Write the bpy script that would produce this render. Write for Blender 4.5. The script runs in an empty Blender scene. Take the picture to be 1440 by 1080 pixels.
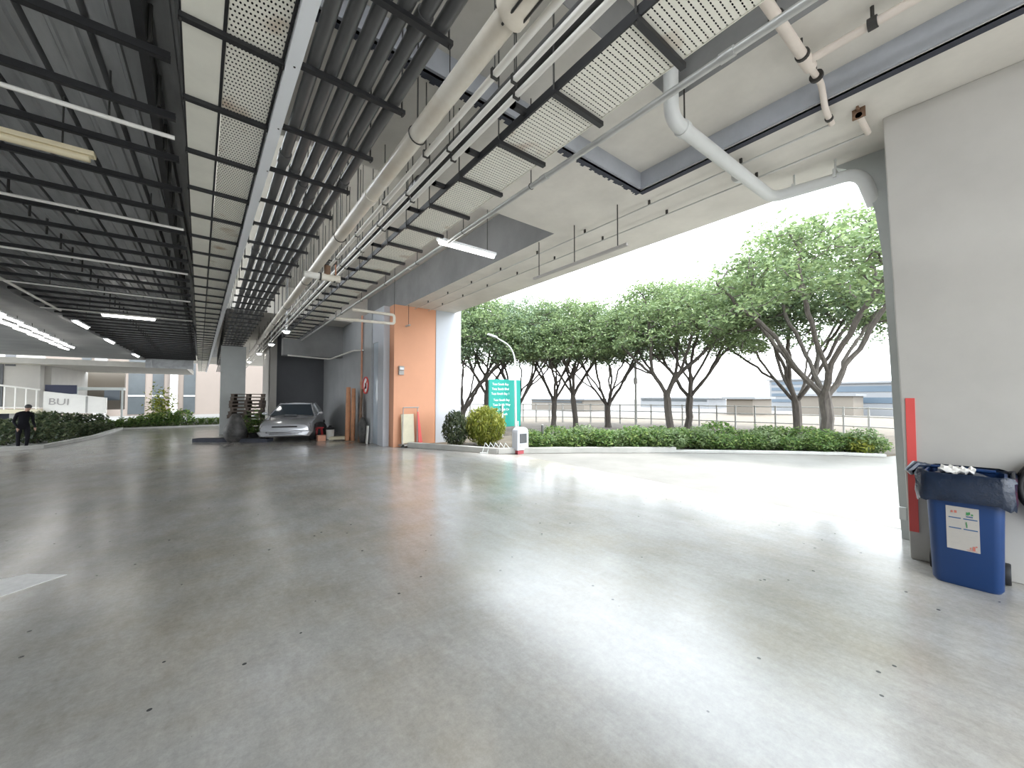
import bpy, math, random
import numpy as np
from mathutils import Vector, Matrix
random.seed(7); RNG = np.random.default_rng(7)
PI = math.pi
C = bpy.context.scene.collection
sc = bpy.context.scene

# ------------------------------------------------------------------ materials
def nodes(name):
    m = bpy.data.materials.new(name); m.use_nodes = True
    nt = m.node_tree
    return m, nt, nt.nodes['Principled BSDF'], nt.nodes['Material Output']

def mat(name, col, rough=.6, metal=0., var=0., scale=6., col2=None, bump=0., coat=0., spec=.5, stretch=(1, 1, 1)):
    m, nt, b, out = nodes(name)
    b.inputs['Roughness'].default_value = rough
    b.inputs['Metallic'].default_value = metal
    b.inputs['Coat Weight'].default_value = coat
    b.inputs['Specular IOR Level'].default_value = spec
    b.inputs['Base Color'].default_value = (*col, 1)
    if var > 0 or col2 or bump:
        tc = nt.nodes.new('ShaderNodeTexCoord'); mp = nt.nodes.new('ShaderNodeMapping')
        mp.inputs['Scale'].default_value = stretch
        nz = nt.nodes.new('ShaderNodeTexNoise'); nz.inputs['Scale'].default_value = scale
        nz.inputs['Detail'].default_value = 6; nz.inputs['Roughness'].default_value = .65
        nt.links.new(tc.outputs['Object'], mp.inputs['Vector']); nt.links.new(mp.outputs[0], nz.inputs['Vector'])
        if var > 0 or col2:
            c2 = col2 if col2 else tuple(max(0, c * (1 - var)) for c in col)
            cr = nt.nodes.new('ShaderNodeValToRGB')
            cr.color_ramp.elements[0].position = .33; cr.color_ramp.elements[1].position = .66
            cr.color_ramp.elements[0].color = (*c2, 1); cr.color_ramp.elements[1].color = (*col, 1)
            nt.links.new(nz.outputs['Fac'], cr.inputs['Fac']); nt.links.new(cr.outputs[0], b.inputs['Base Color'])
        if bump:
            bp = nt.nodes.new('ShaderNodeBump'); bp.inputs['Strength'].default_value = bump; bp.inputs['Distance'].default_value = .02
            nt.links.new(nz.outputs['Fac'], bp.inputs['Height']); nt.links.new(bp.outputs[0], b.inputs['Normal'])
    return m

def emit(name, col, strength):
    m, nt, b, out = nodes(name)
    b.inputs['Base Color'].default_value = (*col, 1)
    b.inputs['Emission Color'].default_value = (*col, 1)
    b.inputs['Emission Strength'].default_value = strength
    return m

def leaf_mat(name, a, b_, c):
    m, nt, b, out = nodes(name)
    g = nt.nodes.new('ShaderNodeNewGeometry'); cr = nt.nodes.new('ShaderNodeValToRGB')
    cr.color_ramp.elements[0].color = (*a, 1); cr.color_ramp.elements[1].color = (*c, 1)
    e = cr.color_ramp.elements.new(.5); e.color = (*b_, 1)
    nt.links.new(g.outputs['Random Per Island'], cr.inputs['Fac']); nt.links.new(cr.outputs[0], b.inputs['Base Color'])
    b.inputs['Roughness'].default_value = .55
    tr = nt.nodes.new('ShaderNodeBsdfTranslucent'); mx = nt.nodes.new('ShaderNodeMixShader'); mx.inputs[0].default_value = .4
    nt.links.new(cr.outputs[0], tr.inputs['Color'])
    nt.links.new(b.outputs[0], mx.inputs[1]); nt.links.new(tr.outputs[0], mx.inputs[2]); nt.links.new(mx.outputs[0], out.inputs['Surface'])
    return m

def perforated(name, col, px, py, rx, ry, stagger, rust=True):
    """sheet with punched holes, holes are really open (transparent)"""
    m, nt, b, out = nodes(name)
    N = nt.nodes.new; L = nt.links.new
    tc = N('ShaderNodeTexCoord'); sp = N('ShaderNodeSeparateXYZ'); L(tc.outputs['Object'], sp.inputs[0])
    def mth(op, a, b2=None):
        n = N('ShaderNodeMath'); n.operation = op
        for i, v in enumerate((a, b2)):
            if v is None: continue
            if isinstance(v, (int, float)): n.inputs[i].default_value = v
            else: L(v, n.inputs[i])
        return n.outputs[0]
    ys = mth('DIVIDE', sp.outputs['Y'], py); row = mth('FLOOR', ys)
    fy = mth('SUBTRACT', mth('SUBTRACT', ys, row), .5)
    odd = mth('MULTIPLY', mth('FRACT', mth('MULTIPLY', row, .5)), 1.0 if stagger else 0.0)
    xs = mth('ADD', mth('DIVIDE', sp.outputs['X'], px), odd)
    fx = mth('SUBTRACT', mth('FRACT', xs), .5)
    d = mth('ADD', mth('POWER', mth('ABSOLUTE', mth('DIVIDE', fx, rx)), 2.0), mth('POWER', mth('ABSOLUTE', mth('DIVIDE', fy, ry)), 2.0))
    hole = mth('LESS_THAN', d, 1.0)
    nz = N('ShaderNodeTexNoise'); nz.inputs['Scale'].default_value = 2.2; L(tc.outputs['Object'], nz.inputs['Vector'])
    cr = N('ShaderNodeValToRGB'); cr.color_ramp.elements[0].position = .62; cr.color_ramp.elements[1].position = .78
    cr.color_ramp.elements[0].color = (*col, 1); cr.color_ramp.elements[1].color = (.38, .22, .10, 1) if rust else (*col, 1)
    L(nz.outputs['Fac'], cr.inputs['Fac']); L(cr.outputs[0], b.inputs['Base Color'])
    b.inputs['Roughness'].default_value = .5
    t = N('ShaderNodeBsdfTransparent'); mx = N('ShaderNodeMixShader')
    L(hole, mx.inputs[0]); L(b.outputs[0], mx.inputs[1]); L(t.outputs[0], mx.inputs[2]); L(mx.outputs[0], out.inputs['Surface'])
    return m

def floor_mat():
    m, nt, b, out = nodes('polished_concrete')
    N = nt.nodes.new; L = nt.links.new
    tc = N('ShaderNodeTexCoord')
    def noise(s, det=6, rough=.6, st=(1, 1, 1), rot=0):
        mp = N('ShaderNodeMapping'); mp.inputs['Scale'].default_value = st; mp.inputs['Rotation'].default_value = (0, 0, rot)
        n = N('ShaderNodeTexNoise'); n.inputs['Scale'].default_value = s; n.inputs['Detail'].default_value = det; n.inputs['Roughness'].default_value = rough
        L(tc.outputs['Object'], mp.inputs[0]); L(mp.outputs[0], n.inputs['Vector']); return n.outputs['Fac']
    def ramp(f, p0, c0, p1, c1):
        r = N('ShaderNodeValToRGB'); r.color_ramp.elements[0].position = p0; r.color_ramp.elements[1].position = p1
        r.color_ramp.elements[0].color = (*c0, 1); r.color_ramp.elements[1].color = (*c1, 1); L(f, r.inputs[0]); return r.outputs[0]
    def mix(kind, a, bb, f=1.0):
        x = N('ShaderNodeMixRGB'); x.blend_type = kind
        if isinstance(f, float): x.inputs[0].default_value = f
        else: L(f, x.inputs[0])
        for i, v in ((1, a), (2, bb)):
            if isinstance(v, tuple): x.inputs[i].default_value = (*v, 1)
            else: L(v, x.inputs[i])
        return x.outputs[0]
    base = ramp(noise(.55, 8, .65), .3, (.36, .35, .325), .68, (.53, .52, .50))
    warm = ramp(noise(.8, 5, .6, (1, 1, 1), .4), .42, (1, 1, 1), .75, (.90, .82, .70))
    streak = ramp(noise(5.0, 9, .78, (1, .3, 1), .5), .28, (.66, .65, .64), .72, (1.03, 1.03, 1.03))
    fine = ramp(noise(22, 8, .85), .25, (.72, .72, .72), .72, (1.12, 1.12, 1.12))
    vor = N('ShaderNodeTexVoronoi'); vor.inputs['Scale'].default_value = 5.5; L(tc.outputs['Object'], vor.inputs['Vector'])
    # a dark pit at some of the cells only
    pit = N('ShaderNodeMath'); pit.operation = 'LESS_THAN'; pit.inputs[1].default_value = .065; L(vor.outputs['Distance'], pit.inputs[0])
    sep = N('ShaderNodeSeparateColor'); L(vor.outputs['Color'], sep.inputs[0])
    some = N('ShaderNodeMath'); some.operation = 'GREATER_THAN'; some.inputs[1].default_value = .35; L(sep.outputs[0], some.inputs[0])
    both = N('ShaderNodeMath'); both.operation = 'MULTIPLY'; L(pit.outputs[0], both.inputs[0]); L(some.outputs[0], both.inputs[1])
    c = mix('MULTIPLY', base, warm); c = mix('MULTIPLY', c, streak, .75); c = mix('MULTIPLY', c, fine)
    c = mix('MIX', c, (.07, .07, .07), both.outputs[0])
    L(c, b.inputs['Base Color'])
    rr = N('ShaderNodeMapRange'); rr.inputs[3].default_value = .20; rr.inputs[4].default_value = .262; L(noise(.7, 3, .5), rr.inputs[0]); L(rr.outputs[0], b.inputs['Roughness'])
    b.inputs['Coat Weight'].default_value = .35; b.inputs['Coat Roughness'].default_value = .22
    bp = N('ShaderNodeBump'); bp.inputs['Strength'].default_value = .12; bp.inputs['Distance'].default_value = .01
    L(noise(3.0, 4, .5), bp.inputs['Height']); L(bp.outputs[0], b.inputs['Normal'])
    return m

M = dict(
    floor=floor_mat(),
    paving=mat('pale_concrete_paving', (.26, .248, .228), .6, var=.22, scale=.9, spec=.2),
    concrete=mat('raw_concrete', (.70, .67, .615), .8, var=.16, scale=1.1, bump=.15),
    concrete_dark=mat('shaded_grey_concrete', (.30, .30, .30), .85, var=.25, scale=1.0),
    concrete_blue=mat('grey_painted_trim', (.42, .44, .48), .6, var=.15, scale=3),
    blue_black=mat('mottled_blue_black', (.05, .055, .075), .8, var=.3, scale=8),
    plaster=mat('cream_painted_plaster', (.50, .48, .445), .75, var=.1, scale=1.2, bump=.08),
    plaster_green=mat('pale_grey_green_paint', (.52, .545, .535), .7, var=.1, scale=2),
    greywall=mat('grey_painted_wall', (.40, .41, .42), .75, var=.15, scale=1.0),
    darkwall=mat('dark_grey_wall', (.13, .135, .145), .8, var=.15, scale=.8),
    orange=mat('orange_wall_paint', (.66, .32, .185), .6, var=.06, scale=1),
    white=mat('white_wall_paint', (.50, .52, .56), .55, var=.04, scale=1),
    glassgrey=mat('frosted_pane', (.55, .62, .70), .15, coat=.4),
    deck=mat('galvanised_deck', (.44, .45, .46), .42, .35, var=.35, scale=4, stretch=(1, .2, 1)),
    black=mat('black_painted_steel', (.018, .018, .02), .5, var=.3, scale=10),
    rod=mat('dark_threaded_rod', (.05, .048, .045), .5, .4),
    cream=mat('cream_tray_cover', (.84, .82, .73), .5, var=.06, scale=5),
    trunk=mat('white_steel_trunking', (.83, .85, .88), .4),
    perf1=perforated('punched_cream_sheet', (.84, .82, .73), .0205, .0385, .27, .22, True),
    perf2=perforated('slotted_cream_sheet', (.86, .84, .75), .026, .036, .38, .12, True),
    greypipe=mat('dark_grey_plastic_pipe', (.10, .10, .10), .3, var=.25, scale=3),
    whitepipe=mat('aged_cream_pipe', (.74, .70, .62), .3, col2=(.60, .53, .43), scale=1.6),
    conduit=mat('white_plastic_conduit', (.82, .80, .75), .35, var=.06, scale=3),
    galv=mat('galvanised_pipe', (.55, .55, .53), .4, .5, var=.15, scale=4),
    palepipe=mat('pale_grey_drain_pipe', (.66, .67, .66), .45, var=.06, scale=3),
    pinkpipe=mat('cream_pink_pipe', (.74, .66, .59), .45, var=.12, scale=3),
    copper=mat('orange_brown_pipe', (.62, .30, .19), .5, var=.2, scale=5),
    tube_on=emit('lit_fluorescent_tube', (1, .98, .93), 3.0),
    tube_row=emit('lit_tube_dim', (1, .98, .93), 1.3),
    tube_off=mat('yellowed_light_cover', (.66, .58, .40), .4),
    binblue=mat('deep_blue_plastic', (.006, .038, .14), .42, var=.08, scale=3),
    liner=mat('navy_bin_bag', (.008, .018, .042), .2, var=.3, scale=9, bump=.5),
    paper=mat('paper_label', (.44, .41, .37), .7, var=.05, scale=6),
    ink=mat('navy_print', (.04, .10, .22), .7), inkred=mat('red_print', (.50, .16, .12), .7), inkgreen=mat('green_print', (.05, .22, .08), .7),
    inkgrey=mat('grey_print', (.40, .38, .36), .8),
    redtape=mat('red_reflective_strip', (.72, .10, .09), .45),
    red=mat('red_plastic', (.50, .03, .04), .5), rubber=mat('black_rubber', (.015, .015, .016), .6),
    maroon=mat('dull_red_steel', (.30, .05, .06), .5),
    wood=mat('weathered_timber', (.16, .12, .09), .8, col2=(.06, .05, .045), scale=6, stretch=(.3, 3, 3)),
    tan=mat('orange_tan_roll', (.62, .30, .16), .7, var=.25, scale=4),
    brown=mat('brown_board', (.22, .13, .08), .8, var=.3, scale=4),
    pale=mat('pale_board', (.66, .60, .44), .7, var=.1, scale=4),
    tarp=mat('dusty_black_tarp', (.02, .02, .02), .55, col2=(.10, .095, .09), scale=5, bump=.5),
    carpaint=mat('silver_car_paint', (.56, .57, .60), .25, .45, coat=.8),
    carglass=mat('car_window', (.06, .08, .10), .06, coat=.5),
    chrome=mat('chrome', (.7, .7, .7), .15, 1.0), headlamp=mat('smoked_lamp', (.05, .055, .06), .08, coat=1),
    skin=mat('skin', (.28, .17, .12), .6), cloth=mat('dark_clothing', (.006, .006, .008), .9, spec=.1), cloth2=mat('dark_trousers', (.008, .008, .010), .9, spec=.1),
    teal=mat('teal_sign_panel', (.005, .27, .22), .45), signwhite=mat('white_sign_letters', (.85, .88, .87), .5),
    lamp=mat('pale_painted_steel', (.62, .66, .64), .4), navy=mat('dark_navy_screen', (.012, .016, .05), .5),
    bark=mat('grey_brown_bark', (.115, .10, .085), .9, col2=(.06, .05, .045), scale=9, bump=.5, stretch=(2, 2, .4)),
    soil=mat('planting_soil', (.13, .105, .075), .95, var=.4, scale=3), kerb=mat('kerb_concrete', (.42, .415, .39), .8, var=.2, scale=2),
    ground=mat('distant_asphalt', (.15, .145, .135), .9, var=.2, scale=.3),
    facade=mat('pinkish_beige_cladding', (.21, .175, .15), .8, var=.06, scale=.5), pilaster=mat('white_cladding', (.42, .415, .40), .7),
    window=mat('blue_grey_glazing', (.06, .07, .075), .3, var=.3, scale=.4), band=mat('pale_blue_glazing', (.085, .115, .145), .3, var=.15, scale=.3),
    far=mat('faded_beige_render', (.155, .135, .11), .8, var=.1, scale=.2), farwhite=mat('faded_white_render', (.20, .205, .21), .8, var=.1, scale=.2),
    fence=mat('white_fence_paint', (.34, .335, .315), .6),
    leafA=leaf_mat('tree_leaves', (.11, .165, .075), (.165, .23, .10), (.25, .315, .14)),
    leafB=leaf_mat('tree_leaves_cool', (.10, .155, .095), (.15, .21, .12), (.225, .29, .155)),
    leafY=leaf_mat('yellow_green_leaves', (.12, .16, .02), (.24, .27, .04), (.38, .38, .08)),
    leafD=leaf_mat('dark_grey_green_leaves', (.03, .05, .025), (.06, .085, .04), (.13, .15, .07)),
    leafH=leaf_mat('hedge_leaves', (.05, .10, .025), (.11, .20, .05), (.26, .33, .10)),
    floorpaint=mat('white_floor_paint', (.88, .88, .87), .3, col2=(.74, .74, .73), scale=14),
)

# ------------------------------------------------------------------ mesh builder
class MB:
    def __init__(s): s.v = []; s.f = []
    def add(s, vs, fs):
        o = len(s.v); s.v += [tuple(v) for v in vs]; s.f += [tuple(i + o for i in f) for f in fs]; return s
    def box(s, a, b):
        (x0, y0, z0), (x1, y1, z1) = a, b
        x0, x1 = min(x0, x1), max(x0, x1); y0, y1 = min(y0, y1), max(y0, y1); z0, z1 = min(z0, z1), max(z0, z1)
        return s.add([(x0, y0, z0), (x1, y0, z0), (x1, y1, z0), (x0, y1, z0), (x0, y0, z1), (x1, y0, z1), (x1, y1, z1), (x0, y1, z1)],
                     [(0, 3, 2, 1), (4, 5, 6, 7), (0, 1, 5, 4), (1, 2, 6, 5), (2, 3, 7, 6), (3, 0, 4, 7)])
    def obox(s, c, size, rot=(0, 0, 0)):
        R = Matrix.Rotation(rot[2], 3, 'Z') @ Matrix.Rotation(rot[1], 3, 'Y') @ Matrix.Rotation(rot[0], 3, 'X')
        hx, hy, hz = (q / 2 for q in size)
        vs = [Vector(c) + R @ Vector((x, y, z)) for z in (-hz, hz) for x, y in ((-hx, -hy), (hx, -hy), (hx, hy), (-hx, hy))]
        return s.add(vs, [(0, 3, 2, 1), (4, 5, 6, 7), (0, 1, 5, 4), (1, 2, 6, 5), (2, 3, 7, 6), (3, 0, 4, 7)])
    def prism(s, poly, axis, a, b):
        n = len(poly)
        def P(u, v, w):
            return {'x': (w, u, v), 'y': (u, w, v), 'z': (u, v, w)}[axis]
        vs = [P(u, v, a) for u, v in poly] + [P(u, v, b) for u, v in poly]
        fs = [tuple(range(n))[::-1], tuple(range(n, 2 * n))] + [(i, (i + 1) % n, (i + 1) % n + n, i + n) for i in range(n)]
        return s.add(vs, fs)
    def tube(s, pts, r, seg=10, cap=True):
        pts = [Vector(p) for p in pts]; n = len(pts)
        rs = r if isinstance(r, (list, tuple)) else [r] * n
        ref = None; rings = []
        for i, p in enumerate(pts):
            t = ((pts[i + 1] - p) if i < n - 1 else (p - pts[i - 1])).normalized()
            if 0 < i < n - 1: t = ((pts[i + 1] - p).normalized() + (p - pts[i - 1]).normalized()).normalized()
            if ref is None:
                ref = Vector((0, 0, 1)) if abs(t.z) < .9 else Vector((1, 0, 0))
            u = (ref - t * ref.dot(t)).normalized(); w = t.cross(u); ref = u
            rings.append([p + (u * math.cos(2 * PI * k / seg) + w * math.sin(2 * PI * k / seg)) * rs[i] for k in range(seg)])
        vs = [v for q in rings for v in q]; fs = []
        for i in range(n - 1):
            for k in range(seg):
                a = i * seg + k; b = i * seg + (k + 1) % seg
                fs.append((a, b, b + seg, a + seg))
        if cap: fs += [tuple(range(seg))[::-1], tuple(range((n - 1) * seg, n * seg))]
        return s.add(vs, fs)
    def lathe(s, prof, c, seg=24, axis='z'):
        vs = []; n = len(prof)
        for r, h in prof:
            for k in range(seg):
                a = 2 * PI * k / seg; q = (r * math.cos(a), r * math.sin(a))
                p = {'z': (q[0], q[1], h), 'x': (h, q[0], q[1]), 'y': (q[0], h, q[1])}[axis]
                vs.append((c[0] + p[0], c[1] + p[1], c[2] + p[2]))
        fs = [(i * seg + k, i * seg + (k + 1) % seg, (i + 1) * seg + (k + 1) % seg, (i + 1) * seg + k) for i in range(n - 1) for k in range(seg)]
        fs += [tuple(range(seg))[::-1], tuple(range((n - 1) * seg, n * seg))]
        return s.add(vs, fs)
    def loft(s, rings, cap=True):
        n = len(rings[0]); vs = [v for r in rings for v in r]; fs = []
        for i in range(len(rings) - 1):
            for k in range(n):
                a = i * n + k; b = i * n + (k + 1) % n
                fs.append((a, b, b + n, a + n))
        if cap: fs += [tuple(range(n))[::-1], tuple(range((len(rings) - 1) * n, len(rings) * n))]
        return s.add(vs, fs)
    def ball(s, c, r, seg=14, rings=9):
        prof = []
        vs = []; fs = []
        rx, ry, rz = r if isinstance(r, (tuple, list)) else (r, r, r)
        for i in range(rings + 1):
            a = PI * i / rings
            for k in range(seg):
                b = 2 * PI * k / seg
                vs.append((c[0] + rx * math.sin(a) * math.cos(b), c[1] + ry * math.sin(a) * math.sin(b), c[2] - rz * math.cos(a)))
        for i in range(rings):
            for k in range(seg):
                fs.append((i * seg + k, i * seg + (k + 1) % seg, (i + 1) * seg + (k + 1) % seg, (i + 1) * seg + k))
        return s.add(vs, fs)
    def build(s, name, m, parent=None, smooth=False, bevel=0, world=True):
        me = bpy.data.meshes.new(name)
        off = Vector((0, 0, 0))
        if parent is not None and world:
            q = parent
            while q is not None: off += q.location; q = q.parent
        me.from_pydata([tuple(Vector(v) - off) for v in s.v], [], s.f)
        me.materials.append(m)
        if smooth:
            me.polygons.foreach_set('use_smooth', [True] * len(me.polygons))
            try: me.set_sharp_from_angle(angle=math.radians(38))
            except Exception: pass
        me.validate(); me.update()
        o = bpy.data.objects.new(name, me); C.objects.link(o)
        if parent is not None: o.parent = parent
        if bevel:
            md = o.modifiers.new('edge', 'BEVEL'); md.width = bevel; md.segments = 2; md.limit_method = 'ANGLE'
        return o

def tag(o, label=None, cat=None, group=None, kind=None):
    if label: o['label'] = label
    if cat: o['category'] = cat
    if group: o['group'] = group
    if kind: o['kind'] = kind
    return o
def thing(name, label, cat, loc=(0, 0, 0), group=None):
    o = bpy.data.objects.new(name, None); C.objects.link(o); o.location = loc; o.empty_display_size = .1
    return tag(o, label, cat, group)
def copy_tree(o, parent=None):
    c = o.copy(); C.objects.link(c)
    if parent is not None: c.parent = parent
    for ch in list(o.children): copy_tree(ch, c)
    return c
def struct(name, mb, m, **k):
    return tag(mb.build(name, m, **k), kind='structure')
def leaves(name, m, centers, size, parent=None, aspect=1.8, flat=.6, per=1, spread=0.):
    """many small diamond leaves round the given points"""
    ctr = np.repeat(np.asarray(centers, float), per, axis=0)
    if spread: ctr = ctr + RNG.normal(0, 1, ctr.shape) * np.array(spread)
    n = len(ctr)
    d = RNG.normal(0, 1, (n, 3)); d[:, 2] *= flat; d /= np.linalg.norm(d, axis=1, keepdims=True)
    nrm = RNG.normal(0, .55, (n, 3)); nrm[:, 2] += 1.0
    w = np.cross(nrm, d); w /= np.linalg.norm(w, axis=1, keepdims=True)
    sz = size * RNG.uniform(.6, 1.3, (n, 1))
    if isinstance(aspect, tuple): pass
    a = ctr - d * sz * .5; b = ctr + w * sz * .5 / aspect; c = ctr + d * sz * .5; e = ctr - w * sz * .5 / aspect
    v = np.stack([a, b, c, e], 1).reshape(-1, 3)
    off = Vector((0, 0, 0)); q = parent
    while q is not None: off += q.location; q = q.parent
    v = v - np.array(off)
    me = bpy.data.meshes.new(name); me.vertices.add(4 * n); me.loops.add(4 * n); me.polygons.add(n)
    me.vertices.foreach_set('co', v.ravel()); me.loops.foreach_set('vertex_index', np.arange(4 * n, dtype=np.int32))
    me.polygons.foreach_set('loop_start', np.arange(0, 4 * n, 4, dtype=np.int32))
    me.materials.append(m); me.update(calc_edges=True); me.validate()
    o = bpy.data.objects.new(name, me); C.objects.link(o)
    if parent is not None: o.parent = parent
    return o
def text(name, s, size, loc, rot, m, parent, ext=.004):
    cu = bpy.data.curves.new(name, 'FONT'); cu.body = s; cu.size = size; cu.extrude = ext; cu.align_x = 'CENTER'; cu.align_y = 'CENTER'
    cu.materials.append(m)
    tmp = bpy.data.objects.new(name, cu); C.objects.link(tmp)
    me = bpy.data.meshes.new_from_object(tmp.evaluated_get(bpy.context.evaluated_depsgraph_get())); bpy.data.objects.remove(tmp)
    if not me.materials: me.materials.append(m)
    o = bpy.data.objects.new(name, me); C.objects.link(o); o.parent = parent
    off = Vector((0, 0, 0)); q = parent
    while q is not None: off += q.location; q = q.parent
    o.location = Vector(loc) - off; o.rotation_euler = rot
    return o
def arc(c, r, a0, a1, n, ax='xz'):
    out = []
    for i in range(n + 1):
        a = a0 + (a1 - a0) * i / n; u, v = r * math.cos(a), r * math.sin(a)
        out.append({'xz': (c[0] + u, c[1], c[2] + v), 'xy': (c[0] + u, c[1] + v, c[2]), 'yz': (c[0], c[1] + u, c[2] + v)}[ax])
    return out

# ------------------------------------------------------------------ setting
SOF = 4.5          # underside of beams and edge strip
FAR_CEIL = 5.5     # ceiling of the deep bay
NEAR = 4.76        # ceiling of the shallow bay
DRIFT = .03        # the left tray runs slightly askew of the beams
YE = 44.0          # end of the hall

struct('floor', MB().prism([(-9, -9), (6.5, -9), (6.5, 8.2), (6.17, 8.66), (5.32, 10.4), (4.4, 11.7), (4.4, 26), (-3.6, 26), (-3.7, 21.3), (-4.2, 18.1), (-9, 17.2)], 'z', -.3, 0), M['floor'])
struct('pavement', MB().prism([(6.5, -12), (40, -12), (40, -4), (16, 1.4), (13.9, 2.0), (13.4, 2.8), (10.3, 5.8), (6.9, 8.25), (6.5, 8.2)], 'z', -.3, -.002), M['paving'])
struct('ground', MB().box((-160, -60, -.9), (220, 220, -.35)), M['ground'])
struct('terrain', MB().prism([(5.32, 10.4), (6.17, 8.66), (6.9, 8.25), (10.3, 5.8), (13.4, 2.8), (13.9, 2.0), (16, 1.4), (40, -4), (40, 14), (14, 24), (6.8, 24), (6.8, 12.0), (4.5, 12.0)], 'z', -.34, .04), M['soil'])
kp = [(4.75, 11.4), (5.32, 10.35), (6.17, 8.62), (6.9, 8.22), (8.2, 7.33), (9.4, 6.4), (10.3, 5.78), (11.3, 4.85), (12.4, 3.8), (13.4, 2.76), (13.9, 1.98)]
kb = MB()
for (x0, y0), (x1, y1) in zip(kp, kp[1:]):
    L = math.hypot(x1 - x0, y1 - y0) + .03
    h = .16 if x0 < 9.9 else .08
    kb.obox(((x0 + x1) / 2, (y0 + y1) / 2, h / 2), (L, .16, h), (0, 0, math.atan2(y1 - y0, x1 - x0)))
struct('kerb', kb, M['kerb'], bevel=.015)
# ceiling: bays between beams
struct('ceiling', MB().box((-.35, 4.85, FAR_CEIL), (4.7, 15.6, FAR_CEIL + .2)).box((-.35, 15.6, SOF), (4.7, YE, 5.75))
       .box((-.35, 2.1, NEAR), (4.7, 3.1, NEAR + .3)).box((3.8, -3, NEAR), (4.7, 2.1, NEAR + .3)).box((-.35, -3, 5.35), (3.8, 2.1, 5.6)).box((-2.5, 31.1, SOF), (-.35, YE, 5.75)), M['concrete'])
struct('beam', MB().box((4.7, -3.4, SOF), (6.5, 12.2, 5.75)), M['concrete'])
struct('beam', MB().box((-3.4, -3.4, SOF), (4.7, -3, 5.75)), M['concrete'])  # added behind the camera to keep skylight off the near bay
struct('beam', MB().box((-.35, 3.1, SOF), (4.7, 4.85, 5.75)), M['concrete'])
struct('beam', MB().box((4.695, 4.85, SOF + .002), (4.7, 15.6, 5.6)).box((3.795, -3, NEAR + .001), (3.80, 2.1, 5.35)).box((-.35, 2.095, NEAR + .001), (3.8, 2.1, 5.35)), M['concrete_dark'])  # thin dark facings, the shade on the bay sides put into their colour
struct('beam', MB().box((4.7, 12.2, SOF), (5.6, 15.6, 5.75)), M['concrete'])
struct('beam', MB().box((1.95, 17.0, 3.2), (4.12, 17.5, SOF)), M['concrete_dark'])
# painted edge strips round the shallow bay and the dark bands along their edges
struct('trim_1', MB().box((.3, 3.07, SOF + .03), (4.7, 3.1, NEAR)), M['concrete_blue'])
struct('trim_2', MB().box((4.67, -3, SOF + .03), (4.7, 3.1, NEAR)), M['concrete_blue'])
sl = MB()
x = .3
while x < 4.68:
    w = random.uniform(.015, .06); d = random.uniform(.01, .06); sl.box((x, 3.1, SOF - .003), (min(x + w, 4.72), 3.1 + d + .03, SOF + .03)); x += w
struct('trim_3', sl, M['blue_black'])
struct('trim_4', MB().box((4.7, -3, SOF - .003), (4.78, 3.12, SOF + .02)), M['blue_black'])
# left: ribbed metal deck
deck = MB(); prof = []
p = .33; xx = -3.4
top, low = 4.16, 4.09
while xx < -.36:
    prof += [(xx, top + .06), (xx + .035, top + .06), (xx + .045, low), (xx + .135, low), (xx + .145, low - .018), (xx + .163, low - .018), (xx + .173, low), (xx + .27, low), (xx + .28, low + .03), (xx + .32, low + .03)]
    xx += p
prof = prof + [(prof[-1][0], 4.4), (prof[0][0], 4.4)]
struct('ceiling', deck.prism(prof, 'y', -3, 31), M['deck'])
struct('beam', MB().obox((-.33 - DRIFT * 14.5, 14.5, 3.97), (.05, 34, .22), (0, 0, DRIFT)), M['black'])
struct('beam', MB().box((-3.4, 30.6, 3.27), (-1.25, 31.1, 4.2)).prism([(-3.3 + .42 * i + d, z) for i in range(1) for d, z in ((0, 3.3), (.2, 3.3), (.2, 3.9), (0, 3.9))], 'y', 30.55, 30.6), M['deck'])
struct('ceiling', MB().box((-12, 31.1, 3.3), (-1.6, 40, 3.6)), M['concrete'])
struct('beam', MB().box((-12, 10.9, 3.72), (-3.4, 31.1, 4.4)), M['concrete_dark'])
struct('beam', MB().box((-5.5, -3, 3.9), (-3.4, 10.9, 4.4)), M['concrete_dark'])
struct('ceiling', MB().box((-5.5, -3.4, 4.4), (-.35, 31.1, 4.6)).box((-12, 10.9, 4.4), (-5.5, 31.1, 4.6)), M['concrete'])
# right column
struct('wall_right', MB().prism([(-8, 0), (.61, 0), (.71, SOF), (-8, SOF)], 'x', 5.44, 6.3), M['plaster'], bevel=.01)
struct('pillar', MB().prism([(-.6, 0), (.75, 0), (.77, .6), (.80, 2.0), (.84, 3.3), (.89, 3.8), (.95, 4.15), (1.05, 4.35), (1.2, 4.46), (1.25, SOF), (-.6, SOF)], 'x', 6.12, 6.6), M['plaster_green'], smooth=True)
# recess at the far right
struct('wall_orange', MB().box((4.35, 11.7, 0), (5.78, 12.1, SOF)), M['orange'])
struct('wall_white', MB().box((5.78, 11.68, 0), (6.74, 12.2, SOF + .6)), M['white'])
struct('wall_left', MB().box((-5.5, -9, 0), (-5.3, 16.5, 4.4)), M['greywall'])  # added wall just out of view, put in to cut glare on the floor
struct('wall_grey', MB().box((4.12, 13.2, 0), (4.4, 21.9, SOF)), M['greywall'])
struct('door_1', MB().box((4.16, 12.1, 0), (4.36, 12.62, SOF)).box((4.16, 12.62, 3.4), (4.24, 13.2, SOF)), M['white'])
struct('window_1', MB().box((4.2, 12.62, 0), (4.22, 13.2, 3.4)), M['glassgrey'])
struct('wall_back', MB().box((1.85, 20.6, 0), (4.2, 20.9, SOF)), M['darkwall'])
struct('pillar', MB().box((1.85, 20.3, 0), (2.1, 24, SOF)), M['plaster'])
struct('pillar', MB().box((.06, 20.0, 0), (.92, 20.8, 3.72)), M['plaster_green'])
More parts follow.
